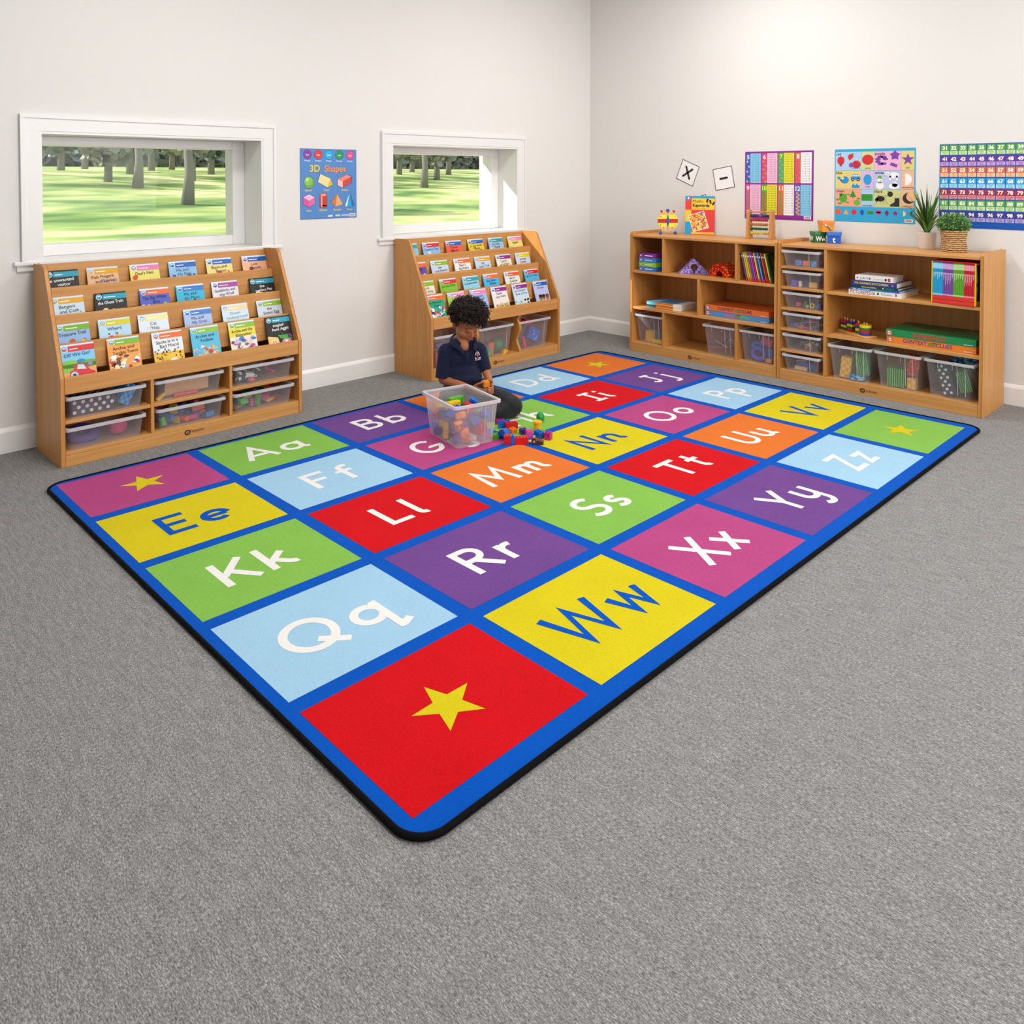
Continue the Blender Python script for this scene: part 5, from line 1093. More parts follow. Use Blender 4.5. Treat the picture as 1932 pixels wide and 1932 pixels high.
# shape sorter
t = thing('peg_sorter', FU2 @ T(.452, .128, .3322) @ RZ(-30), 'wooden peg board with stacked coloured shapes on the middle shelf', 'toy')
q = MB(); q.box(-.132, .132, -.045, .045, 0, .012, P_('#d9a45c', .5)); q.build('board', t, bev=.003)
SCOL = ['#0f7a3a', '#f0d016', '#1c3f9c', '#c81822']
for si, (x, kinds) in enumerate(((-.098, 4), (-.038, 3), (.018, 5), (.082, 20))):
    pegs = [(-.012, 0), (.012, 0)] if kinds != 5 else [(0, 0)]
    for a, c in pegs:
        q = MB(); q.cyl((x + a, c, .012), (x + a, c, .082), .0035, P_('#ecc79a'), n=8); q.sph((x + a, c, .083), .0048, P_('#ecc79a'), 8, 6); q.build('peg', t)
    for L in range(4):
        q = MB(); c = P_(SCOL[(L + [0, 3, 0, 2][si]) % 4], .35); z0 = .0125 + .0155 * L
        if kinds == 4: q.box(x - .026, x + .026, -.022, .022, z0, z0 + .015, c)
        elif kinds == 3: q.prism([(x - .024, -.022), (x + .024, -.022), (x + .012, .024), (x - .012, .024)], z0, z0 + .015, c, 'z')
        elif kinds == 5: q.cyl((x, 0, z0), (x, 0, z0 + .015), .021, c, n=5, smooth=False)
        else: q.cyl((x, 0, z0), (x, 0, z0 + .015), .034, c, n=28, smooth=False)
        q.build('shape_piece', t, bev=.001)
def top_inf(q, w_, d): q.text('INFERENCE', w_ * .42, d * .52, .06, P_('#8c2a24'), 1, bold=.04, maxw=.24); q.flat([(w_ * .62, d * .2), (w_ * .9, d * .3), (w_ * .92, d * .8), (w_ * .7, d * .6)], P_('#4c7a4c'), 1); q.rect(w_ * .78, d * .7, .08, .03, P_('#c8c8a8'), 2)
game(FU2, .902, .035, .3323, .470, .320, '#e6832c', ['CONTEXT', 'CLUES'], '#3a3c8c', 'long orange board game box, bottom of the pair in the tray unit')
game(FU2, .900, .033, .3705, .474, .320, '#118a4e', ['INFERENCE'], '#d8202c', 'long green board game box lying on the orange one in the tray unit', top=top_inf)
# ------------------------------------------------------------------ toy bricks and other contents
def obb(M_, h):
    R3 = M_.to_3x3(); return (M_.translation.copy(), [R3.col[i].normalized() for i in range(3)], h, math.sqrt(h[0] ** 2 + h[1] ** 2 + h[2] ** 2))
def hit(A, B_):
    d = B_[0] - A[0]
    if d.length > A[3] + B_[3]: return False
    axes = A[1] + B_[1] + [a.cross(b_) for a in A[1] for b_ in B_[1]]
    for ax in axes:
        if ax.length < 1e-4: continue
        ax = ax.normalized()
        if abs(d.dot(ax)) > sum(A[2][i] * abs(A[1][i].dot(ax)) for i in range(3)) + sum(B_[2][i] * abs(B_[1][i].dot(ax)) for i in range(3)) - .0004: return False
    return True
def pack(items, X, Y, z0, taper, rn, placed=None, tries=14, tilt=28, top=.2):
    """drop boxes (half sizes) one by one into the box |x|<X, |y|<Y; returns matrices, or None where one did not fit"""
    placed = placed if placed is not None else []; out = []
    for h in items:
        best = None
        for k in range(tries):
            Rm = (RZ(rn.uniform(0, 360)) @ RX(rn.choice([0, 0, 90, 180]) + rn.uniform(-tilt, tilt)) @ RY(rn.choice([0, 0, 90]) + rn.uniform(-tilt, tilt))).to_3x3()
            e = [sum(abs(Rm[i][j]) * h[j] for j in range(3)) for i in range(3)]
            if e[0] > X or e[1] > Y: continue
            x, y = rn.uniform(-X + e[0], X - e[0]), rn.uniform(-Y + e[1], Y - e[1]); z = z0 + e[2] + .0005
            Mx = Rm.to_4x4(); 
            while z < (best[0] if best else top):
                Mx.translation = Vector((x, y, z)); B_ = obb(Mx, h)
                c = next((p for p in placed if hit(B_, p)), None)
                if c is None: break
                z += .005
            else: continue
            if best is None or z < best[0]: best = (z, Mx.copy(), B_)
        if best: placed.append(best[2]); out.append(best[1])
        else: out.append(None)
    return out
_bm = {}
# studs are 16 mm apart: nx, ny count studs
def brick_geo(nx, ny, H, col, p=.008):
    k = ('b', nx, ny, H, col, p)
    if k in _bm: return _bm[k]
    m = P_(col, .28); q = MB(); X, Y = nx * p - .0002, ny * p - .0002; t_ = .002
    q.box(-X, X, -Y, Y, H - t_, H, m)
    q.box(-X, X, -Y, -Y + t_, 0, H - t_, m); q.box(-X, X, Y - t_, Y, 0, H - t_, m); q.box(-X, -X + t_, -Y + t_, Y - t_, 0, H - t_, m); q.box(X - t_, X, -Y + t_, Y - t_, 0, H - t_, m)
    for i in range(nx - 1):
        for j in range(ny - 1): q.cyl(((i - (nx - 2) / 2) * 2 * p, (j - (ny - 2) / 2) * 2 * p, .001), ((i - (nx - 2) / 2) * 2 * p, (j - (ny - 2) / 2) * 2 * p, H - t_), .78 * p, m, n=10)
    for i in range(nx):
        for j in range(ny):
            c = ((i - (nx - 1) / 2) * 2 * p, (j - (ny - 1) / 2) * 2 * p); q.cyl((c[0], c[1], H), (c[0], c[1], H + .0043), .59 * p, m, n=12)
    me = q.mesh('toy_brick'); _bm[k] = me; return me
def brick(mx, nx, ny, H, col, lab, grp=None, p=.008):
    o = bpy.data.objects.new('toy_brick', brick_geo(nx, ny, H, col, p)); COL.objects.link(o); o.matrix_world = mx; return tag(o, lab, 'toy brick', grp)
BCOL = dict(red='#c8141e', blue='#0d5cc4', green='#4fae1e', yellow='#f0c81e', orange='#ee7a14', purple='#4a2a8c', pink='#d83aa0', white='#ece8e0', magenta='#b0187c')
# bricks filling the big box on the rug
rn = random.Random(21); specs = []; names = list(BCOL)
for i in range(58):
    c = rn.choice(['red', 'red', 'blue', 'blue', 'green', 'yellow', 'orange', 'orange', 'purple', 'pink', 'red', 'white' if rn.random() < .3 else 'yellow', 'purple'])
    nx, ny = rn.choice([(4, 2), (4, 2), (2, 2), (2, 2), (3, 2)]); specs.append((c, nx, ny, .027 if rn.random() < .7 else .038))
mats_ = pack([(nx * .0098, ny * .0098, (H + .0043) / 2) for c, nx, ny, H in specs], .103, .146, .003, 0, rn, top=.158, tries=22)
placed_box = []
for (c, nx, ny, H), Mx in zip(specs, mats_):
    if Mx is None: continue
    brick(FR_ @ Mx @ T(0, 0, -(H + .0043) / 2), nx, ny, H, BCOL[c], '%s toy brick among the bricks heaped inside the clear box on the rug' % c, '%s bricks heaped in the clear box' % c, p=.0098)
# bricks spilled on the rug beside the box
ZR = .0108
def loose(x, y, rot, nx, ny, H, col, lab, z=ZR, tiltx=0, tilty=0):
    return brick(T(x, y, z) @ RZ(rot) @ RX(tiltx) @ RY(tilty), nx, ny, H, BCOL.get(col, col), lab)
CW_ = -44.6
loose(1.893, -.706, CW_ + 5, 3, 2, .020, 'magenta', 'magenta toy brick lying under the child knee beside the clear box')
loose(1.862, -.768, CW_ + 20, 4, 1, .036, 'blue', 'blue toy brick standing behind the red brick near the child knee')
loose(1.881, -.801, CW_ + 20, 4, 2, .030, 'red', 'large red toy brick next to the child knee', tiltx=0)
loose(1.836, -.858, CW_ + 35, 2, 2, .022, 'orange', 'small orange toy brick behind the round blue brick')
loose(1.862, -.905, CW_ + 20, 2, 2, .026, 'purple', 'dark purple toy brick in the middle of the spilled bricks')
loose(1.852, -.956, CW_ + 12, 2, 2, .030, 'pink', 'pink toy brick behind the long red brick on the rug')
loose(1.8765, -1.0005, CW_ + 50, 2, 3, .024, 'blue', 'blue toy brick leaning on the pink bricks on the rug', tiltx=12, z=ZR + .0065)
loose(1.911, -.985, CW_ - 20, 2, 2, .022, 'green', 'green toy brick under the yellow round brick on the rug')
loose(1.892, -1.050, CW_ - 25, 2, 2, .034, 'magenta', 'bright magenta toy brick at the right edge of the spilled bricks', tiltx=0)
loose(1.711, -.861, CW_ + 10, 2, 2, .024, 'green', 'lime green toy brick at the corner of the clear box')
loose(1.704, -.955, CW_ + 2, 2, 2, .040, 'red', 'red toy brick at the left end of the front row on the rug')
loose(1.7225, -.9735, CW_ + 2, 1, 2, .040, 'blue', 'blue toy brick in the front row between two red bricks')
loose(1.7525, -1.0035, CW_ + 2, 4, 2, .032, 'red', 'long red toy brick with studs on top in the front row')
# round blue arch, yellow round piece, brown animal head, green egg
t = tag(bpy.data.objects.new('arch_brick', None), 'curved blue toy brick lying between the clear box and the red bricks', 'toy brick'); COL.objects.link(t); t.matrix_world = T(1.738, -.896, ZR) @ RZ(CW_ - 40)
q = MB(); q.prism(arc(0, 0, .032, .052, 0, 180, 16) + arc(0, 0, .015, .020, 180, 0, 10), -.016, .016, P_(BCOL['blue'], .28), 'y'); q.build('arch_body', t)
t = thing('round_brick', T(1.952, -.920, ZR) @ RZ(CW_), 'yellow round toy brick standing behind the green one on the rug', 'toy brick')
q = MB(); c = P_('#efb41a', .28)
q.cyl((0, 0, .0), (0, 0, .040), .020, c, n=24, smooth=False); q.cyl((0, 0, .040), (0, 0, .046), .024, c, n=24, smooth=False); q.build('drum', t)
q = MB(); q.tube([(.018 * math.cos(a), .018 * math.sin(a), .047) for a in [2 * PI * i / 20 for i in range(20)]], .0035, c, 6, True); q.build('ring', t)
t = thing('animal_brick', T(1.800, -1.058, ZR) @ RZ(CW_ - 10), 'brown toy animal head brick at the front right of the spilled bricks', 'toy brick')
q = MB(); bc = P_('#5a2c1a', .3); q.box(-.024, .022, -.015, .015, 0, .022, bc); q.box(-.024, -.004, -.015, .015, .022, .032, bc); q.cyl((.022, 0, .011), (.034, 0, .011), .012, bc, n=14); q.build('head', t, bev=.003)
q = MB(); q.cyl((-.012, 0, .032), (-.012, 0, .040), .006, P_('#d8b89a'), n=12); q.build('top_stud', t)
for s_ in (-1, 1): q = MB(); q.cyl((-.010, s_ * .015, .016), (-.010, s_ * .0165, .016), .0055, P_('#c9d0d8'), n=12); q.cyl((-.010, s_ * .0165, .016), (-.010, s_ * .0172, .016), .003, INK, n=10); q.build('eye', t)
t = thing('toy_egg', T(2.062, -.835, ZR) @ RZ(10), 'green ribbed egg shaped toy standing alone on the letter h', 'toy')
q = MB(); n = 28; vs = []; eg = P_('#0c8a3c', .3)
pr = [(0, 0), (.012, .001), (.0185, .008), (.0215, .020), (.021, .030), (.0185, .040), (.013, .048), (.006, .0525), (0, .0535)]
for a, z in pr: vs += [(a * (1 + .05 * math.cos(7 * 2 * PI * i / n)) * math.cos(2 * PI * i / n), a * (1 + .05 * math.cos(7 * 2 * PI * i / n)) * math.sin(2 * PI * i / n), z) for i in range(n)]
q.add(vs, [(j * n + i, j * n + (i + 1) % n, (j + 1) * n + (i + 1) % n, (j + 1) * n + i) for j in range(len(pr) - 1) for i in range(n)], eg, True); q.build('shell', t)
q = MB(); q.tube([(-.020, -.008, .034), (-.026, -.010, .037), (-.022, -.006, .043)], .0035, eg, 6); q.build('handle', t)

# --- contents of the trays and boxes on the shelves
def blockm(kind, s_, col):
    k = (kind, s_, col)
    if k in _bm: return _bm[k]
    q = MB(); m = col if not isinstance(col, str) else P_(col, .5); a, b_, c = s_
    if kind == 'box': q.box(-a, a, -b_, b_, -c, c, m)
    elif kind == 'wedge': q.prism([(-a, -c), (a, -c), (0, c)], -b_, b_, m, 'y')
    elif kind == 'cyl': q.cyl((0, 0, -c), (0, 0, c), a, m, n=20, smooth=False)
    elif kind == 'ball': q.sph((0, 0, 0), (a, b_, c), m, 20, 12)
    elif kind == 'ring': q.tube([((a - c) * math.cos(2 * PI * i / 28), (b_ - c) * math.sin(2 * PI * i / 28), 0) for i in range(28)], c, m, 10, True)
    elif kind == 'stick': q.cyl((-a, 0, 0), (a, 0, 0), c, m, n=8)
    me = q.mesh(kind); _bm[k] = me; return me
def item(name, F, x, y, z, rx, ry, rz, kind, s_, col, lab, cat='toy', grp=None):
    o = bpy.data.objects.new(name, blockm(kind, s_, col)); COL.objects.link(o); o.matrix_world = F @ T(x, y, z) @ RZ(rz) @ RY(ry) @ RX(rx); return tag(o, lab, cat, grp)
NAVY = fabric('navy_spot_fabric', '#262a3c', '#e8e4dc', 'dots', 24)
CHKB = fabric('blue_check_fabric', '#1f78c8', '#5ab4ea', 'check', 62)
CHKY = fabric('yellow_check_fabric', '#e0a01c', '#f0c45a', 'check', 50)
GSTR = fabric('green_stripe_fabric', '#136b45', '#8ed03a', 'stripes', 29)
GSTV = fabric('green_stripe_fabric_b', '#157048', '#8ed03a', 'stripes', 26)
BLEAF = fabric('blue_leaf_fabric', '#2a6ca4', '#8cc8e8', 'blot', 60)
BWF = fabric('black_white_fabric', '#1c1d28', '#e8e6e6', 'blot', 26)
tb, tm = .2112, .0712      # tray floors: upper and lower row
def spotted(F, x, y, z, ry, rz, s_, lab, pitch=.030, rad=.0078):
    t = thing('spotted_block', F @ T(x, y, z) @ RZ(rz) @ RY(ry), lab, 'soft block'); a, b_, c = s_
    q = MB(); q.box(-a, a, -b_, b_, -c, c, P_('#282b40', .8)); q.build('padded_body', t, bev=.004)
    q = MB(); W_ = P_('#e6e2da', .8)
    for P0, hw, hh in ((PF(0, -b_ - .0003, 0), a, c), (T(0, 0, c + .0003), a, b_)):
        q.P = P0; r_ = 0; yy = -hh + rad + .004
        while yy < hh - rad:
            xx = -hw + rad + .006 + (pitch / 2 if r_ % 2 else 0)
            while xx < hw - rad: q.disc(xx, yy, rad, W_, 1, n=14); xx += pitch
            yy += pitch * .62; r_ += 1
    q.build('spots', t); return t
spotted(FB1, .150, .105, tb + .037, 0, 1, (.094, .055, .035), 'navy spotted fabric block in the top left tray', .036, .0082)
item('fabric_block', FB1, .305, .120, tb + .052, 0, 32, 8, 'box', (.026, .05, .050), CHKB, 'blue checked fabric piece sticking up in the top left tray', 'soft block')
item('toy_ring', FB1, .130, .15, tm + .024, 14, 0, 0, 'ring', (.075, .075, .022), '#5a3a9c', 'purple ring in the bottom left tray')
item('toy_shape', FB1, .275, .10, tm + .040, 0, 0, 20, 'ball', (.042, .036, .038), '#d8287c', 'pink rounded toy in the bottom left tray')
item('wooden_board', FB1, .595, .075, tb + .046, 8, -1, 0, 'box', (.110, .005, .040), '#dba777', 'pale wooden board standing in the top middle tray')
item('toy_stick', FB1, .575, .043, tb + .010, 0, 0, 2, 'box', (.060, .006, .006), '#d83a4c', 'red stick in front of the wooden board')
item('toy_stick', FB1, .455, .050, tb + .012, 0, -20, 30, 'box', (.026, .006, .008), '#e8c02a', 'yellow stick left of the wooden board')
rn2 = random.Random(8)
for F_, cx, cz, tid, k in ((FB1, .5965, tm, 'bottom middle', 26), (FB1, .984, tm, 'bottom right', 24)):
    its = []
    for i in range(k):
        kd = rn2.choice(['box', 'box', 'box', 'wedge', 'cyl']); s_ = rn2.choice([(.030, .015, .015), (.024, .015, .012), (.018, .018, .018), (.036, .014, .010)])
        if kd == 'cyl': s_ = (.014, .014, .020)
        cn = rn2.choice(['red', 'yellow', 'green', 'blue', 'orange', 'purple', 'pink'] if tid[-1] == 'e' else ['blue', 'green', 'yellow', 'pink', 'red', 'teal']); its.append((kd, s_, cn))
    ms = pack([i[1] for i in its], .150, .146, .0035, 0, rn2, tilt=14 if tid[-1] == 't' else 30, top=.085)
    cc = dict(red='#d42a3a', yellow='#eec02a', green='#4fae3a', blue='#1f7cc8', orange='#ec5a20', purple='#5a4ab0', pink='#d83a8c', teal='#12805c')
    for (kd, s_, cn), Mx in zip(its, ms):
        if Mx is None: continue
        o = bpy.data.objects.new('building_block', blockm(kd, s_, cc[cn])); COL.objects.link(o); o.matrix_world = F_ @ T(cx, .178, cz - .0028) @ Mx
        tag(o, '%s wooden building block jumbled in the %s tray of the near book unit' % (cn, tid), 'building block', '%s blocks in the %s tray' % (cn, tid))
item('fabric_shape', FB1, .900, .10, tb + .032, 10, 14, 0, 'box', (.050, .040, .026), BWF, 'black and white fabric bundle in the top right tray', 'fabric toy')
item('fabric_shape', FB1, .985, .15, tb + .030, 0, -24, 20, 'wedge', (.038, .045, .028), BWF, 'black and white folded fabric right of the bundle in the top right tray', 'fabric toy')
item('toy_shape', FB1, .925, .042, tb + .014, 0, 0, 0, 'ball', (.022, .014, .012), '#e0504c', 'coral red lump at the front of the top right tray')
t = thing('toy_chain', FB1 @ T(1.045, .09, tb + .004), 'pink plastic chain hanging over the contents of the top right tray', 'toy')
q = MB(); q.tube([(.03 * math.sin(i * .9) + .002 * i, .012 * math.cos(i * 1.7), .004 + .0095 * i * .9) for i in range(11)], .005, P_('#d82a6c', .4), 6); q.build('links', t)
# far book unit boxes (floors at z .0715)
zb = .0718
item('toy_shape', FB2, .140, .09, zb + .045, 0, 0, 10, 'box', (.070, .035, .043), '#c8383c', 'dark red block in the left box behind the child', 'building block')
item('toy_shape', FB2, .170, .10, zb + .118, 0, 12, 0, 'ball', (.060, .040, .028), '#7a5ab8', 'lilac bundle on top in the left box behind the child')
item('toy_ball', FB2, .660, .10, zb + .052, 0, 0, 0, 'ball', (.050, .050, .050), '#2f7a44', 'green ball in the middle box of the far book unit', 'ball')
item('toy_cup', FB2, .575, .075, zb + .045, 0, 8, 0, 'cyl', (.026, .026, .040), '#e8603c', 'orange cup left of the green ball')
item('toy_shape', FB2, .672, .036, zb + .018, 0, -30, 0, 'wedge', (.030, .008, .018), '#f0a820', 'yellow arrow shaped piece in front of the green ball')
item('toy_shape', FB2, .545, .05, zb + .03, 0, 0, 0, 'cyl', (.014, .014, .028), '#3aa86c', 'small green peg at the left of the orange cup')
item('padded_letter', FB2, .985, .075, zb + .090, 0, 28, 0, 'box', (.055, .024, .045), '#2a5cc0', 'blue padded shape in the right box of the far book unit', 'soft block')
t = thing('letter_print', FB2 @ T(.985, .0505, zb + .090) @ RY(28), 'pale curved marks printed on the blue padded shape', 'print'); q = MB(); q.P = PF(0, 0, 0); q.stroke(arc(-.016, .006, .014, .016, 120, -80, 10), .006, P_('#a8d4ec'), 1); q.stroke(arc(.018, -.014, .014, .016, 60, -120, 10), .006, P_('#a8d4ec'), 1); q.build('marks', t)
item('toy_bottle', FB2, .835, .07, zb + .040, 0, 4, 0, 'cyl', (.018, .018, .038), '#1f7a4a', 'green bottle shape in the right box', 'toy')
item('toy_stick', FB2, .885, .06, zb + .048, 0, 72, 0, 'box', (.042, .008, .010), '#e0284c', 'bright red stick beside the green bottle shape')
item('toy_shape', FB2, .945, .09, zb + .178, 0, 12, 0, 'box', (.034, .024, .018), '#e01c28', 'red piece sticking out of the right box')
# corner unit boxes
item('soft_block', FU1, .125, .10, zb + .042, 0, 0, 4, 'box', (.034, .030, .040), '#ecb416', 'yellow block in the bottom left box of the corner unit', 'building block')
item('toy_ball', FU1, .190, .10, zb + .052, 0, 0, 0, 'ball', (.024, .024, .024), '#2a7a6c', 'teal ball beside the yellow block', 'ball')
item('toy_shape', FU1, .205, .075, zb + .014, 0, 0, 0, 'box', (.040, .022, .012), '#eec41c', 'flat yellow piece in front of the teal ball', 'building block')
rn3 = random.Random(12)
for i, (cn, c) in enumerate([('red', '#c83a4c'), ('blue', '#2a62b0'), ('yellow', '#e0c03a'), ('navy', '#2a3c6c'), ('teal', '#2a8cb0'), ('orange', '#e07a3c'), ('green', '#5aa04c'), ('white', '#e0e0e0'), ('yellow', '#e8c83a'), ('blue', '#2f6cc0')]):
    item('toy_stick', FU1, .700 + .012 * i * .9, .055 + .014 * i, zb + .05 + .010 * (i % 5), 0, rn3.uniform(-60, 60), 0, 'stick', (.050, .004, .004), c, '%s thin stick in the box beside the empty cubby' % cn, 'stick', '%s sticks in the box' % cn)
item('toy_ring', FU1, 1.005, .075, zb + .050, 80, 8, 0, 'ring', (.058, .050, .015), '#5a4ab8', 'purple ring in the bottom right box of the corner unit')
item('toy_ring', FU1, .985, .105, zb + .092, 78, 0, 0, 'ring', (.048, .040, .015), '#1f74d0', 'blue ring behind the purple ring')
item('toy_shape', FU1, 1.055, .10, zb + .135, 0, 20, 10, 'box', (.038, .020, .024), '#c83a54', 'red piece at the top of the bottom right box', 'building block')
item('toy_shape', FU1, 1.080, .085, zb + .015, 0, 0, 0, 'box', (.020, .02, .012), '#e8a02a', 'orange piece at the foot of the bottom right box', 'building block')
item('toy_shape', FU1, 1.085, .12, zb + .060, 0, 0, 0, 'box', (.018, .04, .030), '#2a62b8', 'blue block at the right of the bottom right box', 'building block')
# tray unit, deep boxes
item('fabric_bag', FU2, .420, .075, zb + .066, 0, 6, 6, 'box', (.030, .030, .062), CHKY, 'yellow checked fabric block in the box beside the tray column', 'soft block')
item('fabric_block', FU2, .510, .100, zb + .098, 0, -10, 12, 'box', (.036, .050, .066), GSTR, 'green striped fabric block standing in the box beside the tray column', 'soft block')
item('fabric_block', FU2, .488, .070, zb + .016, 0, 0, 6, 'box', (.040, .044, .013), BLEAF, 'blue patterned fabric piece flat under the striped block', 'soft block')
item('fabric_block', FU2, .708, .090, zb + .055, 0, 0, 10, 'box', (.046, .040, .053), GSTV, 'green striped fabric cube in the middle deep box', 'soft block')
item('fabric_block', FU2, .792, .100, zb + .135, 0, 10, 30, 'box', (.026, .034, .058), REDF, 'red spotted fabric piece rising above the rim of the middle deep box', 'soft block')
item('fabric_block', FU2, .795, .090, zb + .034, 0, 0, 8, 'box', (.022, .034, .032), CHKY, 'small yellow checked piece under the red spotted one', 'soft block')
spotted(FU2, .985, .080, zb + .100, -14, 0, (.034, .040, .088), 'navy spotted fabric block leaning in the right deep box', .034, .0075)
item('fabric_block', FU2, 1.068, .100, zb + .095, 0, -16, 8, 'box', (.030, .042, .056), GSTR, 'green striped fabric block in the right deep box', 'soft block')
item('fabric_block', FU2, 1.030, .240, zb + .172, 0, 8, 0, 'box', (.062, .040, .034), BLEAF, 'blue patterned fabric block on top of the right deep box', 'soft block')
# slim trays
def tz(k): return TZ[k] + .0032
for i, (x, cn, c, y) in enumerate([(.098, 'coral', '#e88a74', .085), (.128, 'blue', '#1f74c8', .040), (.168, 'orange', '#e8683c', .045), (.215, 'sky blue', '#3a98e0', .060), (.228, 'maroon', '#9c2434', .115)]):
    t = thing('dice_cube', FU2 @ T(x, y, tz(0)) @ RZ(6), '%s dice cube in the topmost slim tray' % cn, 'dice'); q = MB(); q.box(-.0175, .0175, -.0175, .0175, 0, .035, P_(c, .4)); q.build('cube_body', t, bev=.002)
    q = MB(); q.P = PF(0, -.0175, 0)
    for a, b_ in ((-.008, .010), (.008, .024)): q.disc(a, b_, .0028, WHT if cn in ('blue', 'sky blue', 'maroon') else P_('#8c3c28'), 1)
    q.build('pips', t)
for x, y, s_, c, nmx in ((.090, .06, (.020, .020, .020), '#6a54c4', 'lilac block'), (.130, .045, (.0085, .0085, .018), '#e8dcc8', 'white peg'), (.150, .10, (.02, .02, .018), '#3c4a90', 'navy block'), (.213, .050, (.024, .012, .0165), '#ecb224', 'yellow block')):
    item('toy_block', FU2, x, y, tz(1) + s_[2] + .0003, 0, 0, 5, 'box', s_, c, '%s in the second slim tray' % nmx, 'building block')
item('toy_ball', FU2, .113, .060, tz(2) + .0185, 0, 0, 0, 'ball', (.018, .018, .018), '#e03a54', 'pink ball in the third slim tray', 'ball')
item('toy_shape', FU2, .150, .085, tz(2) + .020, 0, 0, 0, 'box', (.014, .014, .018), '#1f8050', 'green block behind the pink ball', 'building block')
item('toy_ring', FU2, .205, .055, tz(2) + .0195, 90, 0, 0, 'ring', (.019, .019, .0065), '#e0c01c', 'yellow ring in the third slim tray')
item('toy_shape', FU2, .178, .045, tz(2) + .0125, 0, 0, 20, 'ball', (.012, .012, .012), '#9aa83c', 'olive green bead left of the yellow ring', 'bead')
item('toy_shape', FU2, .240, .075, tz(2) + .016, 0, 0, 0, 'box', (.014, .016, .015), '#3450b0', 'blue block at the right of the third slim tray', 'building block')
sc = [('yellow', '#ecc23a'), ('orange', '#f07a44'), ('blue', '#3a5cd0'), ('purple', '#6a4ac0'), ('pink', '#e0487c'), ('green', '#6cb83a'), ('red', '#d0344c')]
its = [(.030, .0035, .0045)] * 46
for i, Mx in enumerate(pack(its, .100, .12, .0035, 0, rn3, tilt=10, top=.06, tries=5)):
    if Mx is None: continue
    cn, c = sc[i % 7]; o = bpy.data.objects.new('craft_stick', blockm('box', (.030, .0035, .0045), c)); COL.objects.link(o); o.matrix_world = FU2 @ T(.165, .150, TZ[3]) @ Mx
    tag(o, '%s short stick in the fourth slim tray of thin sticks' % cn, 'stick', '%s sticks in the slim tray' % cn)
for i, (x, y, c) in enumerate(((.140, .075, '#6e6a58'), (.188, .050, '#dcb080'), (.225, .09, '#8a8a80'))):
    t = thing('toy_animal', FU2 @ T(x, y, tz(4) + .004) @ RZ([10, -20, 40][i]), '%s toy animal figure in the fifth slim tray' % ['dark olive', 'beige', 'grey'][i], 'toy animal')
    q = MB(); m = P_(c, .6); q.sph((0, 0, .034), (.022, .010, .012), m, 12, 8); q.tube([(.016, 0, .038), (.026, 0, .052), (.034, 0, .054)], [.006, .005, .005], m, 8)
    for sx in (-1, 1):
        for sy in (-1, 1): q.tube([(sx * .014, sy * .006, .032), (sx * .018, sy * .008, .014), (sx * .016, sy * .008, .001)], [.005, .0035, .003], m, 6)
    q.tube([(-.020, 0, .036), (-.034, 0, .030), (-.044, 0, .020)], [.005, .003, .0015], m, 6); q.build('animal_body', t)
item('toy_plank', FU2, .170, .055, tz(5) + .040, 0, 2, 0, 'box', (.060, .012, .010), '#1f62b8', 'blue plank in the lowest slim tray', 'building block')
item('toy_plank', FU2, .140, .050, tz(5) + .0125, 0, 0, 0, 'box', (.040, .012, .012), '#e8bc8c', 'pale wooden plank under the blue one', 'building block')
item('toy_plank', FU2, .130, .09, tz(5) + .040, 0, -10, 0, 'box', (.034, .014, .018), '#dca44c', 'yellow wooden wedge behind the blue plank', 'building block')
item('toy_plank', FU2, .226, .085, tz(5) + .036, 0, 0, 0, 'box', (.018, .014, .030), '#a82c5c', 'crimson block at the right of the lowest slim tray', 'building block')
item('toy_plank', FU2, .205, .075, tz(5) + .0155, 0, 0, 0, 'box', (.020, .010, .012), '#2a6cc4', 'small blue block at the right foot of the lowest slim tray', 'building block')
# ------------------------------------------------------------------ the sitting child
KF = Matrix(((r.x, f.x / math.cos(pitch), 0, 1.959), (r.y, f.y / math.cos(pitch), 0, -.320), (0, 0, 1, .0112), (0, 0, 0, 1)))
SKIN = mat('skin_brown', '#ab6b49', .48, spec=.35); ns, ls, b = nodes(SKIN)
b.inputs['Subsurface Weight'].default_value = .12; b.inputs['Subsurface Radius'].default_value = (.02, .008, .004); b.inputs['Subsurface Scale'].default_value = .3
NAVYS = mat('navy_pique_cotton', '#161b35', .85, spec=.15, sheen=.15); ns, ls, b = nodes(NAVYS); bump(ns, ls, b, noise(ns, ls, coords(ns, ls), 38, 3), .5, .01)
TROU = mat('charcoal_trousers', '#26272a', .8, spec=.15, sheen=.1); ns, ls, b = nodes(TROU)
bump(ns, ls, b, noise(ns, ls, coords(ns, ls, (14, 26, 9)), 1.0, 3), .9, .02)
HAIR = mat('dark_curly_hair', '#1f1510', .5, spec=.4); HAIRU = mat('dark_hair_under', '#120d0a', .9)
child = thing('person', KF, 'child in navy polo shirt and charcoal trousers sitting on the rug holding an orange brick', 'person')
def cap(q, p0, p1, r0, r1, m, n=16):
    q.cyl(p0, p1, r0, m, r1, n); q.sph(p0, r0, m, n, 10); q.sph(p1, r1, m, n, 10)
def chain(q, pts, rs, m, n=14):
    for a, c, ra, rc in zip(pts, pts[1:], rs, rs[1:]): cap(q, a, c, ra, rc, m, n)
def organic(q, name, parent, vox, sm=6):
    o = q.build(name, parent); md = o.modifiers.new('remesh', 'REMESH'); md.mode = 'VOXEL'; md.voxel_size = vox; md.use_smooth_shade = True
    m2 = o.modifiers.new('smooth', 'SMOOTH'); m2.iterations = sm; m2.factor = .5; return o
HD = T(.026, .004, .472) @ RZ(37) @ RX(24)          # head: its own front is -y, up is +z
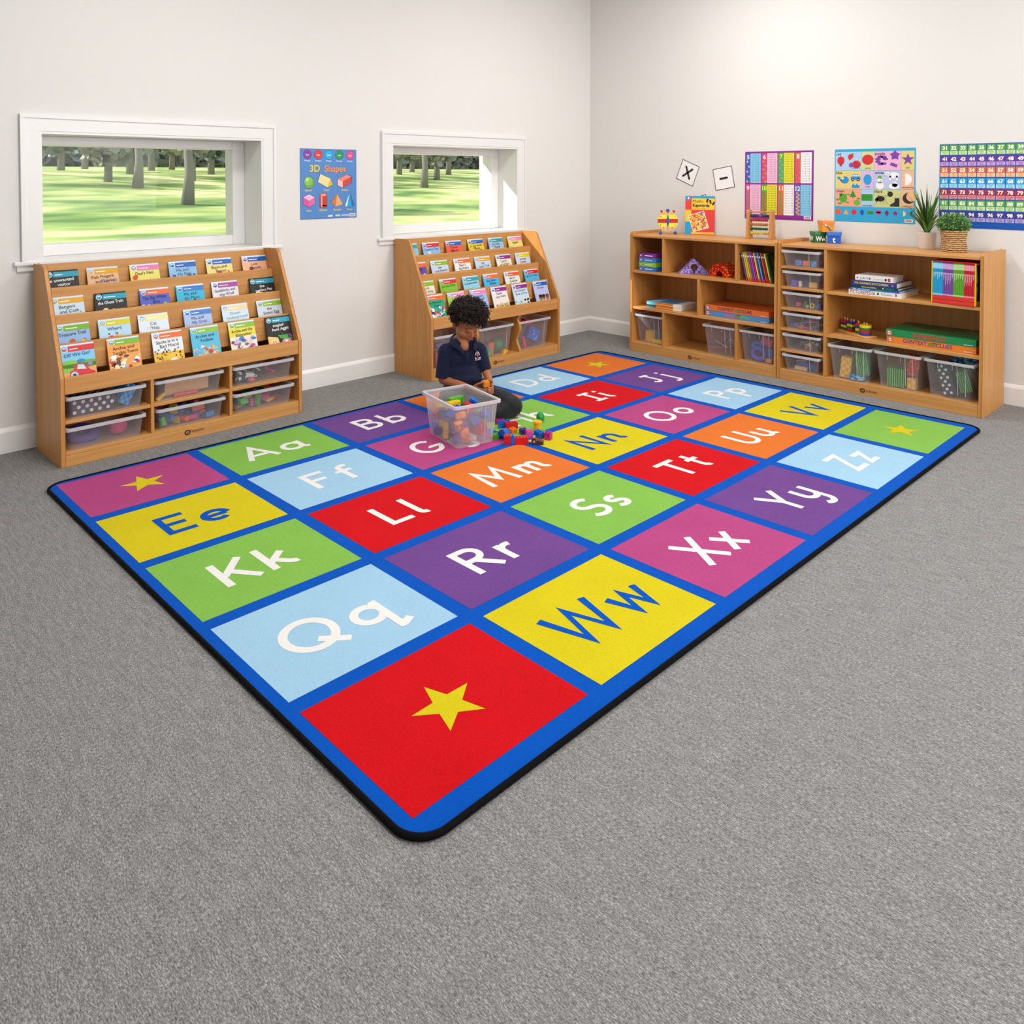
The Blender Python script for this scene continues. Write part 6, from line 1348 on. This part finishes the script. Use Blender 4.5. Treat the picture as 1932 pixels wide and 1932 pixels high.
# body: head, neck, trunk, arms, hands and legs in one surface
q = MB(); S_ = SKIN
def hs(c, rad): q.sph(c, rad, S_, 28, 18, HD)
hs((0, .014, .020), (.066, .079, .076)); hs((0, -.028, -.030), (.055, .052, .060)); hs((0, -.054, -.074), (.020, .018, .016)); hs((0, -.020, -.058), (.046, .044, .028))
hs((0, -.050, .022), (.050, .030, .036))
for s_ in (-1, 1):
    hs((s_ * .029, -.046, -.038), (.027, .026, .028)); hs((s_ * .024, -.0705, -.009), (.0135, .0085, .010)); hs((s_ * .068, .010, -.014), (.007, .013, .021)); hs((s_ * .0075, -.0865, -.0385), (.0062, .007, .0055))
    hs((s_ * .020, -.075, .006), (.016, .006, .005))
q.M = HD; cap(q, (0, -.074, -.008), (0, -.0905, -.034), .0055, .0088, S_, 14); q.sph((0, -.0765, -.0575), (.017, .0085, .011), S_, 14, 10); q.M = Matrix.Identity(4)
chain(q, [tuple(HD @ Vector((0, .022, -.045))), (.008, .006, .385), (.020, -.014, .340)], [.036, .034, .034], S_)
q.sph((.008, .0, .255), (.085, .056, .095), S_, 24, 16); q.sph((.010, -.005, .16), (.080, .060, .075), S_, 24, 16); q.sph((0, 0, .080), (.090, .070, .060), S_, 24, 16)
chain(q, [(-.075, 0, .318), (.006, 0, .335), (.095, 0, .326)], [.030, .034, .030], S_)
chain(q, [(-.085, 0, .312), (-.098, -.020, .155), (.020, -.130, .146), (.068, -.166, .143)], [.030, .0275, .0215, .0165], S_)
chain(q, [(.104, 0, .318), (.142, -.018, .200), (.163, -.110, .172), (.170, -.142, .163)], [.029, .0245, .0185, .0155], S_)
chain(q, [(.05, -.02, .09), (.27, -.19, .055)], [.045, .038], S_); chain(q, [(-.05, -.02, .085), (-.065, -.19, .05)], [.045, .036], S_)
# right hand (left in the picture): palm, four fingers, thumb
q.sph((.090, -.178, .139), (.022, .014, .020), S_, 16, 12, None)
for i, z in enumerate((.1500, .1395, .1295, .1205)):
    l_ = (1.0, 1.12, 1.05, .86)[i]
    chain(q, [(.098, -.184, z), (.098 + .022 * l_, -.2005, z - .002), (.098 + .040 * l_, -.2075, z - .001), (.098 + .054 * l_, -.203, z + .004)], [.0068, .0062, .0058, .0050], S_, 10)
chain(q, [(.082, -.168, .154), (.100, -.182, .170), (.117, -.1905, .178), (.130, -.192, .182)], [.0085, .0078, .0068, .0058], S_, 10)
# left hand
q.sph((.174, -.158, .150), (.013, .020, .021), S_, 16, 12)
for i, z in enumerate((.1600, .1495, .1395, .1300)):
    l_ = (.95, 1.1, 1.05, .85)[i]
    chain(q, [(.178, -.170, z), (.184, -.190 - .002 * i, z - .003), (.180 - .006 * l_, -.190 - .017 * l_, z - .004), (.180 - .020 * l_, -.190 - .024 * l_, z - .002)], [.0066, .0062, .0057, .0050], S_, 10)
chain(q, [(.172, -.150, .166), (.176, -.166, .182), (.171, -.180, .190), (.166, -.190, .194)], [.0082, .0074, .0066, .0056], S_, 10)
organic(q, 'body', child, .0030, 4)
# face details
q = MB(); q.M = HD; LIP = mat('lip', '#a2524a', .4)
q.tube([(-.0155, -.0800, -.0560), (-.008, -.0862, -.0535), (0, -.0872, -.0548), (.008, -.0862, -.0535), (.0155, -.0800, -.0560)], [.0012, .0030, .0030, .0030, .0012], LIP, 8)
q.tube([(-.0145, -.0795, -.0580), (-.006, -.0852, -.0602), (0, -.0862, -.0606), (.006, -.0852, -.0602), (.0145, -.0795, -.0580)], [.0012, .0034, .0038, .0034, .0012], LIP, 8); q.build('lips', child)
for s_ in (-1, 1):
    q = MB(); q.M = HD; q.tube([(s_ * (.0105 + .0265 * t / 6), -.0795 + .0068 * abs(t / 6 - .35) ** 1.4 * 2.0 - .0008, -.0140 - .0024 * math.sin(PI * t / 6)) for t in range(7)], [.0006, .0012, .0014, .0014, .0014, .0012, .0006], mat('eyelash', '#120b09', .6), 6); q.build('eyelashes', child)
    q = MB(); q.M = HD; q.tube([(s_ * (.009 + .030 * t / 6), -.0818 + .011 * (t / 6) ** 2, .0085 + .0042 * math.sin(PI * (t / 6) ** .8)) for t in range(7)], [.0008, .0018, .002, .002, .0018, .0014, .0006], HAIR, 6); q.build('eyebrow', child)
# hair: a soft mass and hundreds of ringlets
q = MB(); q.sph((.006, .018, .062), (.088, .092, .066), HAIRU, 24, 16, HD); q.sph((0, .050, .000), (.066, .052, .052), HAIRU, 20, 14, HD)
organic(q, 'hair_mass', child, .005, 3)
q = MB(); rh = random.Random(31); cnt = 0
while cnt < 1150:
    d = Vector((rh.gauss(0, 1), rh.gauss(0, 1), rh.gauss(0, 1))).normalized(); k_ = rh.uniform(.80, 1.0)
    p = Vector((.012 + d.x * .112 * k_, .006 + d.y * .110 * k_, .058 + d.z * .080 * k_))
    if p.z < .048 and p.y < -.030 and p.x < .045: continue
    if p.z < .012 and p.y < -.020: continue
    if p.z < -.008 and p.y < (.022 if p.x > 0 else .004): continue
    if p.z < -.045: continue
    cnt += 1
    ax = (d * .5 + Vector((rh.gauss(0, .6), rh.gauss(0, .6), rh.gauss(0, .6) - .35))).normalized(); e1 = ax.orthogonal().normalized(); e2 = ax.cross(e1)
    R_ = rh.uniform(.005, .0105); L_ = rh.uniform(.022, .042); ph = rh.uniform(0, 6.28); tn = rh.uniform(1.0, 1.8)
    q.tube([tuple(HD @ (p + ax * (L_ * (t / 11 - .35)) + (e1 * math.cos(ph + tn * 6.28 * t / 11) + e2 * math.sin(ph + tn * 6.28 * t / 11)) * R_)) for t in range(12)], [.0004] + [.0016] * 10 + [.0004], HAIR, 4)
for (x, z) in ((.058, .030), (.046, .040), (.068, .040), (.030, .050), (.060, .014), (-.02, .060), (.005, .056), (.072, .024), (-.040, .062)):      # curls hanging over the brow
    for k in range(2): q.tube([tuple(HD @ Vector((x + .0075 * math.cos(t * 1.1 + k), -.088 - .006 * k + .0075 * math.sin(t * 1.1 + k), z + .014 - .0032 * t))) for t in range(9)], [.0006] + [.0020] * 7 + [.0006], HAIR, 5)
q.build('curls', child)
# polo shirt
q = MB(); N_ = NAVYS
q.sph((.008, .002, .258), (.098, .068, .088), N_, 28, 18); q.sph((.018, -.012, .190), (.096, .074, .070), N_, 28, 18); q.sph((.022, -.030, .178), (.082, .062, .046), N_, 24, 16); q.sph((0, .02, .120), (.100, .070, .060), N_, 24, 16)
chain(q, [(-.075, .002, .314), (-.020, .002, .334)], [.041, .038], N_); chain(q, [(.040, .002, .338), (.094, .002, .324)], [.038, .039], N_)
q.sph((-.084, .002, .312), .043, N_); q.cyl((-.086, .002, .318), (-.096, -.024, .163), .043, N_, .0475, 24)
q.sph((.104, .002, .318), .040, N_); q.cyl((.104, .002, .322), (.139, -.014, .206), .040, N_, .0350, 24)
q.sph((.000, .008, .350), (.060, .048, .036), N_, 24, 16); q.sph((.058, -.030, .180), (.062, .052, .050), N_, 20, 14); q.sph((.030, -.042, .166), (.092, .062, .040), N_, 24, 16)
organic(q, 'polo_shirt', child, .0040, 6)
q = MB()                                        # collar flaps and placket
for pts, w_ in (([(-.026, .046, .402), (-.044, .020, .396), (-.044, -.014, .380), (-.028, -.044, .362), (.004, -.064, .345), (.016, -.074, .330)], .015), ([(.006, .052, .402), (.044, .040, .398), (.070, .012, .388), (.078, -.020, .370), (.074, -.050, .352), (.078, -.064, .338)], .014)):
    for a, c in zip(pts, pts[1:]):
        for k in range(5):
            z = -w_ * k / 4; o_ = .0042 * k
            cx = Vector((.012, -.004, 0)); 
            A, C_ = Vector(a), Vector(c); da = (Vector((A.x, A.y, 0)) - cx).normalized() * o_; dc = (Vector((C_.x, C_.y, 0)) - cx).normalized() * o_
            cap(q, tuple(A + da + Vector((0, 0, z))), tuple(C_ + dc + Vector((0, 0, z))), .0040, .0040, N_, 8)
organic(q, 'collar', child, .0030, 3)
q = MB(); q.tube([(.046, -.076, .322), (.042, -.086, .290), (.038, -.092, .262)], .0035, N_, 6); q.build('placket', child)
q = MB(); q.P = T(.096, -.0635, .292) @ RZ(34) @ RX(-6) @ PF(0, 0, 0); ww = P_('#e8e8ee', .7)
q.stroke([(.0125 * math.cos(R(a)), .012 + .015 * math.sin(R(a))) for a in range(-20, 205, 15)], .0022, ww, 1)
q.disc(-.003, .014, .006, P_('#d8331c', .7), 2, .009, n=10); q.disc(.004, .016, .005, P_('#1c9c7c', .7), 3, .008, n=10); q.disc(.005, .010, .003, P_('#1c62c8', .7), 4, .005, n=8); q.stroke([(.001, .006), (.001, -.012)], .003, P_('#e0441c', .7), 4)
q.text('Sc', -.011, -.010, .0125, ww, 1, bold=.02); q.text('Jole', .013, -.010, .0125, ww, 1, bold=.02, maxw=.016); q.text('Primary School', 0, -.0175, .0055, ww, 1, bold=.03, maxw=.036); q.build('shirt_badge', child)
# trousers and shoes
q = MB(); t_ = TROU
q.sph((0, .005, .072), (.112, .088, .066), t_, 24, 16); q.sph((.03, -.02, .085), (.095, .075, .055), t_, 24, 16)
chain(q, [(.055, -.030, .098), (.150, -.095, .088), (.235, -.165, .074), (.288, -.212, .060)], [.056, .060, .060, .056], t_, 22)
chain(q, [(.288, -.212, .052), (.190, -.262, .040), (.080, -.268, .034)], [.050, .038, .031], t_, 18)
chain(q, [(-.050, -.020, .088), (-.062, -.110, .074), (-.060, -.190, .060)], [.058, .055, .052], t_, 22)
chain(q, [(-.060, -.190, .050), (.060, -.180, .036)], [.046, .032], t_, 18)
for a, c in (((.235, -.120, .116), (.250, -.225, .112)), ((.255, -.130, .104), (.272, -.236, .100)), ((.160, -.060, .132), (.215, -.160, .128)), ((.120, -.050, .142), (.160, -.120, .140))): cap(q, a, c, .007, .005, t_, 8)
organic(q, 'trousers', child, .0050, 5)
SHOE = mat('black_shoe', '#141416', .35)
for p0, p1 in (((.060, -.272, .030), (-.010, -.270, .028)), ((.075, -.178, .030), (.130, -.172, .027))):
    q = MB(); cap(q, p0, p1, .030, .024, SHOE); organic(q, 'shoe', child, .004, 3)
brick(KF @ T(.146, -.194, .163) @ RZ(20) @ RX(10), 2, 2, .028, '#f08a1c', 'orange toy brick held in both hands by the sitting child')
